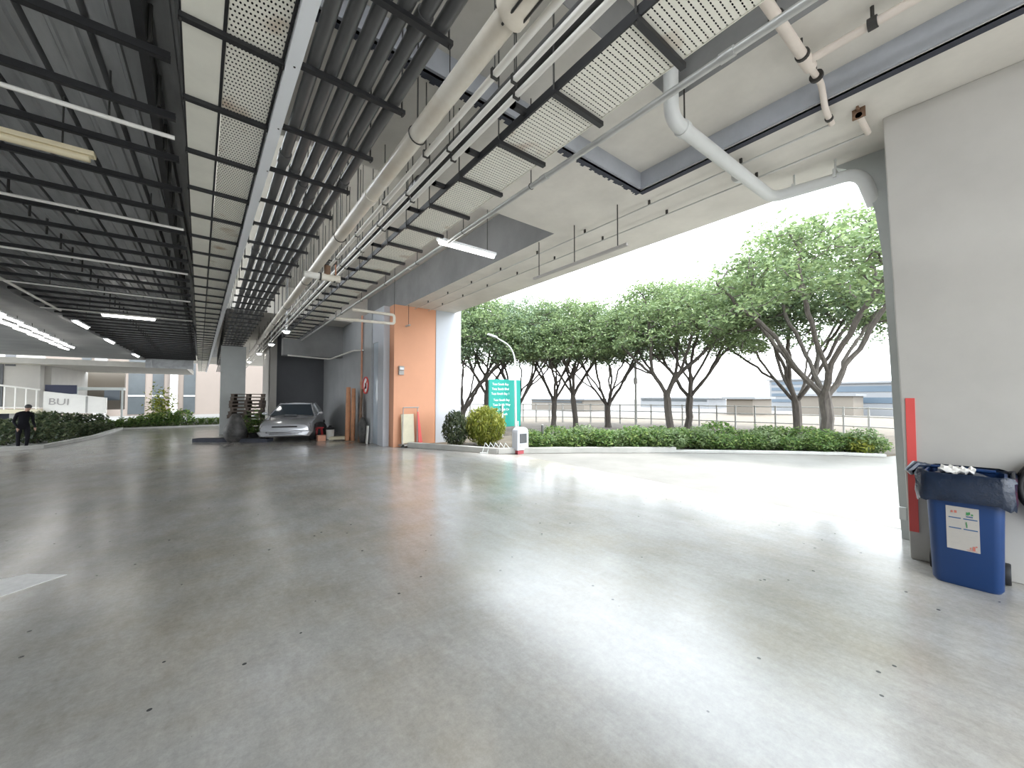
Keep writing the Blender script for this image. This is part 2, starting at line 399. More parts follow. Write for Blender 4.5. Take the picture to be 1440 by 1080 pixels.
struct('kerb', MB().obox((.45, 16.6, .06), (2.6, .35, .12), (0, 0, -.66)), M['blue_black'])
struct('kerb', MB().prism([(-4.96, 17.79), (-4.2, 18.03), (-3.65, 21.35), (-3.6, 26), (-3.75, 26), (-3.82, 21.4), (-4.33, 18.2), (-9, 16.9), (-9, 16.7)], 'z', -.3, .1), M['kerb'])
struct('kerb', MB().box((-4.5, 26, -.3), (4.2, 26.3, .06)), M['kerb'])

# ------------------------------------------------------------------ services under the ceiling
def ceil_z(x, y):
    if x < -.36: return low
    if x >= 4.7: return SOF
    if y < 2.1: return 5.35 if x < 3.8 else NEAR
    if y < 3.1: return NEAR
    if y < 4.85: return SOF
    if y < 15.6: return FAR_CEIL
    return SOF
ROT = MB
# left tray run (askew)
def askew(o): o.rotation_euler.z = DRIFT; return o
cov = askew(thing('cable_tray', 'narrow plain cream tray cover left of the punched sheet tray', 'cable tray', (0, 0, 3.8)))
MB().box((-.125, -1.5, 0), (.065, YE, .004)).build('cover_plate', M['cream'], cov, world=False)
MB().box((-.135, -1.5, -.002), (-.125, YE, .07)).build('side_flange', M['black'], cov, world=False)
MB().box((.065, -1.5, -.002), (.082, YE, .07)).build('side_flange', M['black'], cov, world=False)
# a bolt pair on the cover
for bx in (-.10, .03):
    MB().lathe([(.006, -.004), (.006, .002)], (bx, 2.6, 0), 8).build('bolt', M['rod'], cov, world=False)
tr1 = askew(thing('cable_tray', 'cream tray of sheet punched with round holes beside white trunking', 'cable tray', (0, 0, 3.8)))
MB().add([(.085, -1.5, .004), (.37, -1.5, .004), (.37, YE, .004), (.085, YE, .004)], [(0, 3, 2, 1)]).build('tray_sheet', M['perf1'], tr1, world=False)
MB().box((.37, -1.5, -.004), (.384, YE, .07)).build('side_flange', M['black'], tr1, world=False)
def cables(name, xs, y1, label, par):  # cables added only to make the view through the tray holes dark
    mb = MB()
    for i, x_ in enumerate(xs): mb.tube([(x_, -1.4, .026 + .012 * (i % 2)), (x_, y1, .026 + .012 * ((i + 1) % 2))], .017, 6)
    o = mb.build(name, M['rubber']); o.location = (0, 0, 3.8)
    return tag(o, label, 'cables', kind='stuff')
askew(cables('added_cables', [.105 + .03 * k for k in range(9)], 20, 'added black cables darkening the holes of the round punched tray', None))
tk = askew(MB().box((.39, -1.5, -.05), (.47, YE, .03)).build('trunking', M['trunk'])); tk.location = (0, 0, 3.8)
tag(tk, 'long white steel trunking along the edge of the punched sheet tray', 'trunking')

def hanger(name, x0, x1, rods, drop, label, cat, group, r=.007, ht=.03):
    """channel bar with its threaded rods, origin at the bar's middle"""
    t = thing(name, label, cat, (0, 0, 0), group)
    MB().box((x0, -.02, -ht), (x1, .02, 0)).build('channel', M['black'], t, world=False)
    for rx in rods:
        MB().tube([(rx, 0, -ht - .02), (rx, 0, drop)], r, 6).build('rod', M['rod'], t, world=False)
    return t
# under the left tray
protos = {}
def place_hanger(key, maker, x, y, z, rot=0):
    c = ceil_z(x, y); k = (key, round(c, 2))
    if k not in protos: o = protos[k] = maker(c - z)
    else: o = copy_tree(protos[k])
    o.location = (x, y, z); o.rotation_euler.z = rot
    return o
g1 = 'hanger bars under the cream trays'
y = -.24
while y < 30.4:
    place_hanger('a', lambda d: hanger('tray_hanger', -.14, .385, (-.13, .38), d, 'black hanger bar crossing below the two cream trays at left of the grey pipes', 'hanger', g1), -DRIFT * y, y, 3.799, DRIFT)
    y += .77
# grey pipe rack
GX = [.45, .56, .67, .78, .89, 1.0]
names = ['leftmost dark grey pipe of the rack, next to the white trunking', 'second dark grey pipe of the rack from the white trunking', 'third dark grey pipe of the rack from the white trunking',
         'fourth dark grey pipe of the rack from the white trunking', 'fifth dark grey pipe of the rack, next to its outer pipe', 'outermost dark grey pipe of the rack, nearest the thick cream pipe']
GD = -.015
for i, gx in enumerate(GX):
    t = thing('grey_pipe', names[i], 'pipe', (gx + .06, 0, 3.845), 'dark grey pipes on the rack'); t.rotation_euler.z = -GD
    MB().tube([(0, -1.5, 0), (0, YE, 0)], .043, 16).build('pipe', M['greypipe'], t, smooth=True, world=False)
    for k in range(8):
        yy = 1.1 + i * .23 % 1 + k * 2.9
        MB().tube([(0, yy, 0), (0, yy + .16, 0)], .052, 16).build('coupling', M['greypipe'], t, smooth=True, world=False)
g2 = 'hanger bars under the grey pipe rack'
y = 1.315 - .735
while y < 34:
    place_hanger('b', lambda d: hanger('pipe_hanger', -.38, .38, (-.365, .36), d, 'black hanger bar carrying the six dark grey pipes', 'hanger', g2), .73 + GD * (y - 2), y, 3.797)
    y += .735
# thick cream pipe
t = thing('cream_pipe', 'thick aged cream pipe running the length of the hall', 'pipe', (1.30, 0, 3.82))
MB().tube([(1.30, -1.5, 3.82), (1.28, YE, 3.82)], .072, 22).build('pipe', M['whitepipe'], t, smooth=True)
MB().tube([(1.30, 1.36, 3.82), (1.30, 1.42, 3.82), (1.30, 1.44, 3.82), (1.30, 1.62, 3.82), (1.30, 1.64, 3.82), (1.30, 1.70, 3.82)], [.1, .1, .085, .085, .1, .1], 22).build('coupling', M['whitepipe'], t, smooth=True)
for k in range(6):
    a = k * PI / 3
    MB().tube([(1.30 + .088 * math.cos(a), 1.34, 3.82 + .088 * math.sin(a)), (1.30 + .088 * math.cos(a), 1.72, 3.82 + .088 * math.sin(a))], .008, 6).build('bolt', M['rod'], t)
for yy in (4.2, 10.0, 16):
    MB().tube([(1.30, yy, 3.82), (1.30, yy + .14, 3.82)], .08, 22).build('coupling', M['whitepipe'], t, smooth=True)
for k, yy in enumerate((.6, 3.0, 5.6, 8.2, 10.8, 13.4, 19, 25)):
    h = thing('pipe_hanger', 'single rod and ring holding up the thick cream pipe', 'hanger', (1.30, yy, 3.82), 'ring hangers of the thick cream pipe')
    MB().tube([(1.30 + .078 * math.cos(a), yy, 3.82 + .078 * math.sin(a)) for a in [q * PI / 10 for q in range(21)]], .006, 6).build('ring', M['rod'], h)
    MB().tube([(1.30, yy, 3.9), (1.30, yy, ceil_z(1.3, yy))], .007, 6).build('rod', M['rod'], h)
# three thin conduits
CX = [(1.47, .024, 'thin white conduit nearest the thick cream pipe'), (1.605, .022, 'thin white conduit in the middle of the three'), (1.70, .022, 'thin white conduit nearest the slotted tray')]
for cx, r, lb in CX:
    t = thing('conduit', lb, 'conduit', (cx, 0, 3.82), 'thin white conduits')
    MB().tube([(cx, -1.5, 3.82), (cx, YE, 3.82)], r, 12).build('pipe', M['conduit'], t, smooth=True)
g3 = 'strap hangers of the thin white conduits'
for ci, (cx, r, lb) in enumerate(CX):
    y = 1.0 + .1 * ci
    while y < 24:
        c = ceil_z(cx, y); k = ('c', ci, round(c, 2))
        if k not in protos:
            t = protos[k] = thing('conduit_hanger', ['thin rod and strap holding the conduit nearest the thick cream pipe', 'thin rod and strap holding the middle one of the white conduits', 'thin rod and strap holding the conduit nearest the slotted tray'][ci], 'hanger', (0, 0, 0), g3)
            MB().box((-r - .004, -.012, -r - .004), (r + .004, .012, -r)).box((-r - .004, -.012, -r), (-r, .012, r + .01)).box((r, -.012, -r), (r + .004, .012, r + .01)).box((-r - .004, -.012, r + .006), (r + .004, .012, r + .012)).build('strap', M['rod'], t, world=False)
            MB().tube([(0, 0, r + .01), (0, 0, c - 3.82)], .0055, 6).build('rod', M['rod'], t, world=False)
        else: t = copy_tree(protos[k])
        t.location = (cx, y, 3.82); y += .95 if ci else 1.1
# dark tube with a collar beside the slotted tray
t = thing('dark_tube', 'dark grey tube above the inner edge of the slotted tray', 'pipe', (1.92, 0, 4.22))
MB().tube([(1.92, -1.5, 4.22), (1.92, 16.8, 4.22)], .07, 16).build('pipe', M['greypipe'], t, smooth=True)
MB().tube([(1.92, 4.3, 4.22), (1.92, 4.5, 4.22)], .085, 16).build('coupling', M['greypipe'], t, smooth=True)
# slotted tray
tr2 = thing('cable_tray', 'wide cream tray of slotted sheet beside the white conduits', 'cable tray', (0, 0, 3.8))
MB().add([(1.90, -1.5, .004), (2.36, -1.5, .004), (2.36, 16.8, .004), (1.90, 16.8, .004)], [(0, 3, 2, 1)]).build('tray_sheet', M['perf2'], tr2, world=False)
MB().box((1.885, -1.5, -.002), (1.90, 16.8, .07)).build('side_flange', M['black'], tr2, world=False)
MB().box((2.36, -1.5, -.002), (2.365, 16.8, .05)).build('side_flange', M['cream'], tr2, world=False)
g4 = 'hanger bars under the slotted tray'
cables('added_cables', [1.92 + .03 * k for k in range(15)], 16.5, 'added black cables darkening the slots of the wide tray', None)
y = -.11
while y < 16.7:
    place_hanger('d', lambda d: hanger('tray_hanger', -.26, .28, (-.25, ), d, 'black hanger bar crossing below the wide slotted tray', 'hanger', g4, ht=.036), 2.12, y, 3.799)
    y += .68
# brackets left of that tray
y = 2.27
while y < 14:
    MB().box((1.745, y - .02, 3.83), (1.885, y + .02, 3.87)).box((1.745, y - .02, 3.83), (1.775, y + .02, 3.90)).build('bracket', M['black'], tr2); y += .68
# galvanised pipe
t = thing('galvanised_pipe', 'slim galvanised pipe just outside the slotted tray', 'pipe', (2.57, 0, 3.81))
MB().tube([(2.57, -1.5, 3.81), (2.57, 24, 3.81)], .027, 14).build('pipe', M['galv'], t, smooth=True)
for yy in (1.0, 2.75, 6.2, 11):
    MB().tube([(2.57, yy, 3.81), (2.57, yy + .09, 3.81)], .034, 14).build('coupling', M['galv'], t, smooth=True)
g6 = 'rod hangers of the slim galvanised pipe'
for yy in (3.0, 4.4, 5.9, 7.4, 9.0, 10.8, 12.8, 14.8):
    c = ceil_z(2.57, yy); k = ('g', round(c, 2))
    if k not in protos:
        h = protos[k] = thing('pipe_hanger', 'thin rod and ring holding the slim galvanised pipe', 'hanger', (0, 0, 0), g6)
        MB().tube(arc((0, 0, 0), .031, 0, 2 * PI, 14), .004, 5).build('ring', M['rod'], h, world=False)
        MB().tube([(0, 0, .03), (0, 0, c - 3.81)], .006, 6).build('rod', M['rod'], h, world=False)
    else: h = copy_tree(protos[k])
    h.location = (2.57, yy, 3.81)
# deck channels
g7 = 'black channels below the metal deck'
dch = None; y = .5
while y < 30.4:
    if dch is None:
        dch = c = thing('ceiling_channel', 'long black steel channel crossing below the ribbed metal deck', 'channel', (0, 0, 0), g7)
        MB().box((-3.1, -.022, 0), (0, .022, .006)).box((-3.1, -.022, 0), (0, -.016, .05)).box((-3.1, .016, 0), (0, .022, .05)).build('channel', M['black'], c, world=False)
        for rx in (-2.9, -1.5, -.1): MB().tube([(rx, 0, .08), (rx, 0, low - 3.77)], .012, 6).build('rod', M['rod'], c, world=False)
    else: c = copy_tree(dch)
    c.location = (-.19 - DRIFT * y, y, 3.77); y += .69
# thin white sprinkler pipes under the deck
for yy, xa, lb in ((4.12, -3.4, 'nearest'), (6.35, -3.4, 'second nearest'), (8.65, -3.4, 'third nearest'), (11.15, -3.4, 'fourth nearest'), (14.0, -3.4, 'farthest')):
    t = thing('sprinkler_pipe', lb + ' of the five thin white pipes crossing below the metal deck', 'pipe', (-1.5, yy, 3.72), 'thin white pipes below the metal deck')
    MB().tube([(xa, yy, 3.72), (-.2 - DRIFT * yy, yy, 3.72)], .017, 10).build('pipe', M['conduit'], t, smooth=True)
    MB().tube([(-1.3, yy, 3.74), (-1.3, yy, 3.68)], .012, 8).build('sprinkler_head', M['chrome'], t)
    for q in (-2.6, -.7): MB().tube([(q, yy, 3.735), (q, yy, low)], .006, 6).build('rod', M['rod'], t)
t = tag(MB().tube([(-3.17, 10.6, 3.74), (-3.17, 14.4, 3.74)], .025, 10).build('sprinkler_pipe', M['conduit'], smooth=True), 'white pipe at right angles to the five thin ones, beside the grey beam', 'pipe')

# ------------------------------------------------------------------ lights
def batten(name, loc, L, along, lit, label, group=None, rods=True, w=.09, tm='tube_on'):
    t = thing(name, label, 'light', loc, group)
    a, b = ((L / 2, w / 2) if along == 'x' else (w / 2, L / 2))
    MB().box((loc[0] - a, loc[1] - b, loc[2] + .02), (loc[0] + a, loc[1] + b, loc[2] + .06)).build('housing', M['trunk'] if lit else M['tube_off'], t, bevel=.006)
    p0, p1 = ((-a + .03, 0, 0), (a - .03, 0, 0)) if along == 'x' else ((0, -b + .03, 0), (0, b - .03, 0))
    P = Vector(loc)
    MB().tube([P + Vector(p0), P + Vector(p1)], .03, 12).build('tube', M[tm] if lit else M['tube_off'], t, smooth=True)
    if rods:
        c = ceil_z(loc[0], loc[1]) if loc[0] > -3.4 else 3.72
        for s in (-.7, .7):
            q = Vector((s * a, 0, 0)) if along == 'x' else Vector((0, s * b, 0))
            MB().tube([P + q + Vector((0, 0, .06)), (P.x + q.x, P.y + q.y, c)], .006, 6).build('rod', M['rod'], t)
    return t
batten('fluorescent_light', (2.93, 4.88, 3.8), 1.0, 'x', True, 'lit fluorescent batten hanging beside the slotted tray')
batten('fluorescent_light', (-1.5, 4.72, 3.62), 1.25, 'x', False, 'unlit yellowed fluorescent batten below the metal deck')
batten('fluorescent_light', (-1.9, 14.1, 3.68), 1.05, 'x', True, 'lit fluorescent batten crosswise below the metal deck')
batten('fluorescent_light', (-3.12, 16.0, 3.62), 1.3, 'y', True, 'lit batten at the edge of the metal deck, nearest of three in line', 'lights in line at the edge of the deck', w=.14)
batten('fluorescent_light', (-3.22, 20.2, 3.62), 1.3, 'y', True, 'lit batten at the edge of the metal deck, middle of three in line', 'lights in line at the edge of the deck', w=.14)
batten('fluorescent_light', (-3.3, 26.5, 3.62), 1.6, 'y', True, 'lit batten at the edge of the metal deck, farthest of three in line', 'lights in line at the edge of the deck', w=.14)
gA = 'double row of lights along the grey beam'
first = None
for r, (x0, y0) in enumerate(((-4.15, 14.2), (-4.5, 15.2))):
    for k in range(7):
        yy = y0 + 1.38 * k; xx = x0 - .065 * 1.38 * k
        if first is None: first = o = batten('fluorescent_light', (0, 0, 0), 1.25, 'y', True, '', gA, rods=False, w=.08, tm='tube_row'); MB().tube([(0, .3, .06), (0, .3, .16)], .008, 6).build('rod', M['rod'], first)
        else: o = copy_tree(first)
        o.location = (xx, yy, 3.56); o['label'] = 'lit batten in the %s row under the grey beam at the left' % ('inner', 'outer')[r]
g8 = 'round lights far down the pipe run'
for k, (xx, yy) in enumerate(((1.75, 14.5), (1.7, 18.5), (1.6, 23), (1.5, 29))):
    t = thing('bulkhead_light', ['nearest', 'second', 'third', 'farthest'][k] + ' of the lit round lights beside the white conduits far off', 'light', (xx, yy, 3.72), g8)
    MB().ball((xx, yy, 3.72), (.09, .09, .05)).build('diffuser', M['tube_on'], t, smooth=True)
    MB().lathe([(.14, 3.74), (.14, 3.77), (.03, 3.78), (.03, ceil_z(xx, yy))], (xx, yy, 0), 16).build('housing', M['trunk'], t)

# ------------------------------------------------------------------ valve
t = thing('pipe_valve', 'cream stub pipe with open end and rusty handwheel valve', 'valve', (1.35, 6.95, 3.6))
MB().tube([(1.33, 6.95, 3.6), (1.62, 6.93, 3.6)], .058, 18).build('body', M['whitepipe'], t, smooth=True)
# open end: a short tube with a wall
op = MB(); rg = []
for r_, x_ in ((.05, 1.33), (.05, 1.07), (.04, 1.07), (.04, 1.33)):
    rg.append([(x_, 6.95 + r_ * math.cos(a), 3.6 + r_ * math.sin(a)) for a in [2 * PI * k / 18 for k in range(18)]])
op.loft(rg, cap=False); op.build('stub', M['conduit'], t, smooth=True)
MB().tube([(1.31, 6.95, 3.6), (1.32, 6.95, 3.6)], .041, 18).build('dark_inside', M['black'], t)  # black disc standing in for the shade inside the open stub
for xx in (1.30, 1.52): MB().tube([(xx, 6.95, 3.6), (xx + .025, 6.95, 3.6)], .066, 18).build('clamp', M['rod'], t)
MB().tube([(1.42, 6.95, 3.64), (1.42, 6.95, 3.80)], .05, 14).build('bonnet', M['brown'], t, smooth=True)
MB().tube([(1.42, 6.95, 3.80), (1.42, 6.95, 3.99)], .012, 8).build('spindle', M['rod'], t)
MB().tube(arc((1.42, 6.95, 3.86), .13, 0, 2 * PI, 24, 'xy'), .014, 8).tube([(1.29, 6.95, 3.86), (1.55, 6.95, 3.86)], .01, 6).tube([(1.42, 6.82, 3.86), (1.42, 7.08, 3.86)], .01, 6).build('handwheel', M['rod'], t, smooth=True)
MB().tube([(1.55, 6.95, 3.66), (1.55, 6.95, 3.92), (1.57, 6.95, 3.98), (1.62, 6.95, 4.0)], .012, 8).build('bypass', M['copper'], t, smooth=True)
MB().tube([(1.55, 6.95, 3.98), (1.55, 6.95, FAR_CEIL)], .008, 6).build('rod', M['rod'], t)

# ------------------------------------------------------------------ drain pipes by the right edge
t = thing('drain_pipe', 'fat pale drain pipe bending from the ceiling towards the column', 'pipe', (3.46, 1.94, NEAR))
def smooth_path(pts, r, n=6):
    """polyline with rounded corners"""
    P = [Vector(p) for p in pts]; out = [P[0]]
    for a, b, c in zip(P, P[1:], P[2:]):
        d0 = (a - b).normalized(); d1 = (c - b).normalized(); q = min(r, (a - b).length * .45, (c - b).length * .45)
        s, e = b + d0 * q, b + d1 * q
        for i in range(n + 1):
            u = i / n; out.append(s * (1 - u) ** 2 + b * 2 * u * (1 - u) + e * u ** 2)
    return out + [P[-1]]
MB().tube(smooth_path([(3.48, 1.94, 5.34), (3.48, 1.94, 4.32), (5.88, 1.86, 4.28), (5.98, .98, 4.26), (6.2, .9, 3.9)], .16), .07, 18).build('pipe', M['palepipe'], t, smooth=True)
for xx in (3.66, 5.0): MB().tube([(xx, 1.934, 4.318), (xx + .06, 1.932, 4.316)], .082, 18).build('coupling', M['palepipe'], t, smooth=True)
MB().tube([(3.72, 1.932, 4.39), (3.72, 1.932, NEAR)], .008, 6).build('rod', M['rod'], t)
for yy in (1.62, 1.2): MB().box((5.86, yy - .015, 4.26), (5.98, yy + .015, 4.36)).tube([(5.93, yy, 4.34), (5.93, yy, SOF)], .012, 6).build('bracket', M['palepipe'], t)
t = thing('water_pipe', 'cream pink pipe with a tee and stepped ends across the near bay', 'pipe', (4.2, 1.03, 4.6))
MB().tube([(2.0, 1.08, 4.62), (4.14, 1.02, 4.62)], .042, 14).build('pipe', M['pinkpipe'], t, smooth=True)
MB().tube([(4.05, 1.022, 4.62), (4.25, 1.017, 4.62)], .052, 14).build('tee', M['pinkpipe'], t, smooth=True)
MB().tube(smooth_path([(4.2, 1.02, 4.62), (4.56, 1.01, 4.62), (4.72, 1.02, 4.44), (5.0, 1.03, 4.43)], .07), .027, 12).build('reducer', M['pinkpipe'], t, smooth=True)
MB().tube([(4.15, 1.02, 4.62), (4.12, -1.5, 4.62)], .034, 12).build('branch', M['pinkpipe'], t, smooth=True)
for P, Q in (((3.45, 1.04, 4.62), (3.49, 1.04, 4.62)), ((4.02, 1.02, 4.62), (4.05, 1.02, 4.62)), ((4.4, 1.013, 4.62), (4.43, 1.013, 4.62))):
    MB().tube([P, Q], .055, 14).tube([Vector(P) + Vector((0, 0, .04)), Vector(P) + Vector((0, 0, .14))], .01, 6).build('clamp', M['rod'], t)
MB().tube([(4.14, .55, 4.62), (4.14, .61, 4.62)], .048, 14).tube([(4.14, .58, 4.66), (4.14, .58, NEAR)], .014, 6).build('clamp', M['rod'], t)
MB().tube([(4.86, 1.025, 4.43), (4.89, 1.025, 4.43)], .035, 12).build('clamp', M['rod'], t)
for xx, yy, lb in ((5.0, 1.03, 'thin pipe along the soffit that starts at the cream pink pipe'), (5.48, .83, 'thin pipe along the soffit nearest the open edge')):
    t = thing('soffit_pipe', lb, 'pipe', (xx, 6, 4.43), 'thin pipes along the soffit')
    MB().tube([(xx, yy, 4.43), (xx, 11.65 if xx > 5.2 else 11.65, 4.43)], .011, 8).build('pipe', M['galv'], t, smooth=True)
    for k in range(8):
        q = 1.9 + k * 1.25
        MB().box((xx - .012, q - .015, 4.435), (xx + .012, q + .015, SOF)).build('clip', M['rod'], t)
t = thing('water_pipe', 'short cream stub pipe with a rusted bracket beside the column top', 'pipe', (5.25, .83, 4.43))
MB().tube([(5.05, .83, 4.43), (5.48, .83, 4.43)], .028, 12).build('pipe', M['pinkpipe'], t, smooth=True)
MB().box((5.05, .78, 4.40), (5.07, .88, SOF)).box((5.0, .82, 4.47), (5.12, .84, SOF)).build('bracket', M['brown'], t)
# bars hanging by rods under the edge beam
for (y0, y1, rods), lb in (((3.35, 5.45, (3.52, 4.4, 5.3)), 'nearer of the thin bars hung by rods below the edge beam'), ((12.0 - .6, 12.0 - .05, (11.5, )), 'farther thin bar hung by a rod below the edge beam')):
    t = thing('hanging_bar', lb, 'bar', (4.73, y0, 3.85), 'bars hung below the edge beam')
    MB().box((4.71, y0, 3.82), (4.76, y1, 3.86)).build('channel', M['inkgrey'], t)
    for q in rods: MB().tube([(4.735, q, 3.86), (4.735, q, SOF)], .009, 6).build('rod', M['rod'], t)
# far pipework in the recess
t = thing('cream_pipe', 'cream pipe looping out of the slotted tray in the far bay', 'pipe', (3, 11, 3.7))
MB().tube(smooth_path([(2.5, 11.1, 3.72), (4.05, 10.9, 3.72), (4.05, 10.9, 3.98), (2.9, 11.0, 4.0)], .08), .04, 12).build('pipe', M['whitepipe'], t, smooth=True)
MB().tube([(2.5, 11.1, 3.72), (2.5, 11.1, FAR_CEIL)], .008, 6).tube([(4.05, 10.9, 3.98), (4.05, 10.9, FAR_CEIL)], .008, 6).build('rod', M['rod'], t)
t = thing('white_pipe', 'white pipe under the dark cross beam above the silver car', 'pipe', (3, 16.9, 3.2))
MB().tube(smooth_path([(2.1, 16.95, 3.18), (3.62, 16.95, 3.12), (4.02, 15.0, 3.32), (4.08, 14.0, 3.24)], .1), .03, 10).build('pipe', M['conduit'], t, smooth=True)
t = thing('riser_pipe', 'orange brown riser pipe on the grey wall', 'pipe', (4.05, 14.1, 0))
MB().tube([(4.06, 14.1, 0), (4.06, 14.1, SOF)], .035, 10).build('pipe', M['copper'], t, smooth=True)
MB().tube([(4.06, 14.1, 2.0), (4.06, 14.1, 2.12)], .055, 10).build('coupling', M['copper'], t, smooth=True)
for q in (.6, 3.2): MB().box((4.05, 14.06, q), (4.12, 14.14, q + .03)).build('clip', M['rod'], t)
t = thing('warning_sign', 'round red and white sign on the grey wall', 'sign', (4.11, 13.72, 1.98))
MB().lathe([(.30, 4.10), (.30, 4.12)], (0, 13.72, 1.98), 28, 'x').build('plate', M['signwhite'], t)
MB().tube(arc((4.095, 13.72, 1.98), .28, 0, 2 * PI, 28, 'yz'), .03, 8).tube([(4.095, 13.53, 2.17), (4.095, 13.91, 1.79)], .022, 6).build('ring', M['redtape'], t, smooth=True)
MB().box((4.09, 13.64, 1.86), (4.10, 13.80, 2.06)).build('symbol', M['rubber'], t)
t = thing('switch_box', 'small grey box high on the orange wall', 'box', (4.58, 11.7, 2.4))
MB().box((4.49, 11.62, 2.42), (4.66, 11.7, 2.55)).box((4.49, 11.64, 2.27), (4.66, 11.7, 2.41)).build('box', M['inkgrey'], t, bevel=.008)
MB().box((4.52, 11.615, 2.44), (4.63, 11.62, 2.5)).build('lens', M['glassgrey'], t)

# ------------------------------------------------------------------ bin and column fittings
def rr(cx, cy, w, d, z, r=.06, n=4):
    out = []
    for sx, sy, a0 in ((1, 1, 0), (-1, 1, PI / 2), (-1, -1, PI), (1, -1, 1.5 * PI)):
        for i in range(n + 1):
            a = a0 + i * PI / 2 / n; out.append((cx + sx * (w / 2 - r) + r * math.cos(a), cy + sy * (d / 2 - r) + r * math.sin(a), z))
    return out
bx, by = 5.17, .235
t = thing('recycling_bin', 'blue plastic recycling bin with a printed label beside the column', 'bin', (bx, by, 0))
MB().loft([rr(bx, by, .36, .36, 0), rr(bx, by, .40, .39, .03), rr(bx, by, .46, .435, .86), rr(bx, by, .49, .465, .87), rr(bx, by, .49, .465, .93), rr(bx, by, .45, .43, .935), rr(bx, by, .43, .41, .7)]).build('body', M['binblue'], t, smooth=True)
tag(MB().tube([(bx + .17, by - .17, .94), (bx + .17, by + .27, .94)], .016, 10).build('handle', M['binblue'], t, smooth=True))
for s in (-1, 1): MB().lathe([(.085, -.03), (.09, -.02), (.09, .02), (.085, .03)], (bx + .16, by + s * .2, .09), 20, 'y').build('wheel', M['rubber'], t, smooth=True)
# label plate lies on the sloped front (front face x = bx - .2 at the bottom .. -.23 at the top)
def fx(z): return bx - (.20 + (z - .03) / .83 * .03) - .003
lab = MB(); y0, y1 = .155, .335
lab.add([(fx(.31), y1, .31), (fx(.31), y0, .31), (fx(.67), y0, .67), (fx(.67), y1, .67), (fx(.31) + .004, y1, .31), (fx(.31) + .004, y0, .31), (fx(.67) + .004, y0, .67), (fx(.67) + .004, y1, .67)],
        [(0, 1, 2, 3)[::-1], (0, 1, 5, 4), (1, 2, 6, 5), (2, 3, 7, 6), (3, 0, 4, 7)])
lab = lab.build('label', M['paper'], t)
def ink(m, *rects):
    q = MB()
    for (u0, v0, u1, v1) in rects:   # u from the near edge (left in view), v from the top
        ya, yb = y1 - u0 * .18, y1 - u1 * .18; za, zb = .67 - v0 * .36, .67 - v1 * .36
        o_ = .002
        q.add([(fx(zb) - o_, ya, zb), (fx(zb) - o_, yb, zb), (fx(za) - o_, yb, za), (fx(za) - o_, ya, za)], [(3, 2, 1, 0)])
    return q.build('print', m, lab)
ink(M['ink'], (.08, .25, .46, .275), (.53, .25, .95, .275), (.08, .49, .46, .515), (.53, .49, .95, .515), (.62, .19, .82, .215))
ink(M['inkgreen'], (.62, .10, .70, .17), (.70, .09, .74, .15), (.77, .13, .83, .17), (.60, .33, .635, .40), (.61, .38, .65, .46))
ink(M['inkred'], (.16, .10, .22, .15), (.26, .09, .34, .15), (.70, .90, .74, .95), (.78, .87, .86, .96), (.87, .85, .92, .88), (.60, .965, .92, .975))
ink(M['inkgrey'], (.12, .17, .30, .19), (.40, .08, .45, .09), (.15, .33, .40, .345), (.12, .38, .35, .39), (.38, .56, .44, .58), (.15, .63, .35, .64), (.14, .70, .34, .71), (.58, .66, .88, .67), (.62, .72, .86, .73), (.86, .60, .93, .62), (.38, .79, .44, .81), (.12, .84, .36, .85), (.86, .12, .90, .14), (.88, .36, .92, .38))
# bag turned down over the rim
ln = MB(); ring = []
base = rr(bx, by, .49, .465, 0, r=.07, n=5)
levels = [(-.02, .80), (.012, .925), (.03, .95), (.045, .955), (.06, .92), (.055, .84), (.06, .76), (.045, .70)]
for li, (o_, z) in enumerate(levels):
    q = []
    for i, (x_, y_, _) in enumerate(base):
        dx, dy = x_ - bx, y_ - by; l = math.hypot(dx, dy); j = .006 * math.sin(i * 2.3 + li * .9) + .005 * math.sin(i * 5.1 - li)
        e = (o_ + (j if li > 2 else j * .4)) / l
        dz = (.012 * math.sin(i * 1.7) + .012 * math.sin(i * .6 + 1)) if li == 7 else .008 * math.sin(i * 1.3 + li)
        q.append((min(x_ + dx * e, 5.43), y_ + dy * e, z + dz))
    ring.append(q)
lo = thing('bin_bag', 'dark navy bag turned down over the rim of the blue bin', 'bag', (bx, by, .7))
ln.loft(ring, cap=False).build('liner', M['liner'], lo, smooth=True)
MB().ball((bx - .02, by + .02, .88), (.20, .19, .07), 16, 8).build('fold', M['liner'], lo, smooth=True)
MB().tube([(bx - .16, by + .30, .90), (bx - .19, by + .31, .93), (bx - .14, by + .28, .985), (bx - .05, by + .2, .975)], [.02, .035, .03, .012], 8).build('knot', M['liner'], lo, smooth=True)
pp = MB()
n = 9; g = [[(bx - .16 + .30 * i / (n - 1), by - .06 + .2 * j / (n - 1), .955 + .018 * math.sin(i * 1.9 + j) + .012 * math.sin(j * 2.7 - i)) for j in range(n)] for i in range(n)]
pp.add([p for r in g for p in r], [(i * n + j, (i + 1) * n + j, (i + 1) * n + j + 1, i * n + j + 1) for i in range(n - 1) for j in range(n - 1)])
o = pp.build('crumpled_paper', M['conduit'], smooth=True); sd = o.modifiers.new('t', 'SOLIDIFY'); sd.thickness = .01
tag(o, 'crumpled white wrapping lying on top of the blue bin', 'wrapping')
t = thing('grip_knob', 'pale round knob with a black end on the column beside the bin', 'knob', (5.4, .5, .88))
MB().tube([(5.44, .515, .885), (5.37, .515, .885)], .035, 14).build('stem', M['palepipe'], t, smooth=True)
MB().tube([(5.37, .515, .885), (5.35, .515, .885)], .024, 14).build('cap', M['rubber'], t)
tag(MB().box((5.432, .545, .27), (5.44, .61, 1.58)).build('reflective_strip', M['redtape']), 'tall red strip on the corner of the cream column', 'strip')
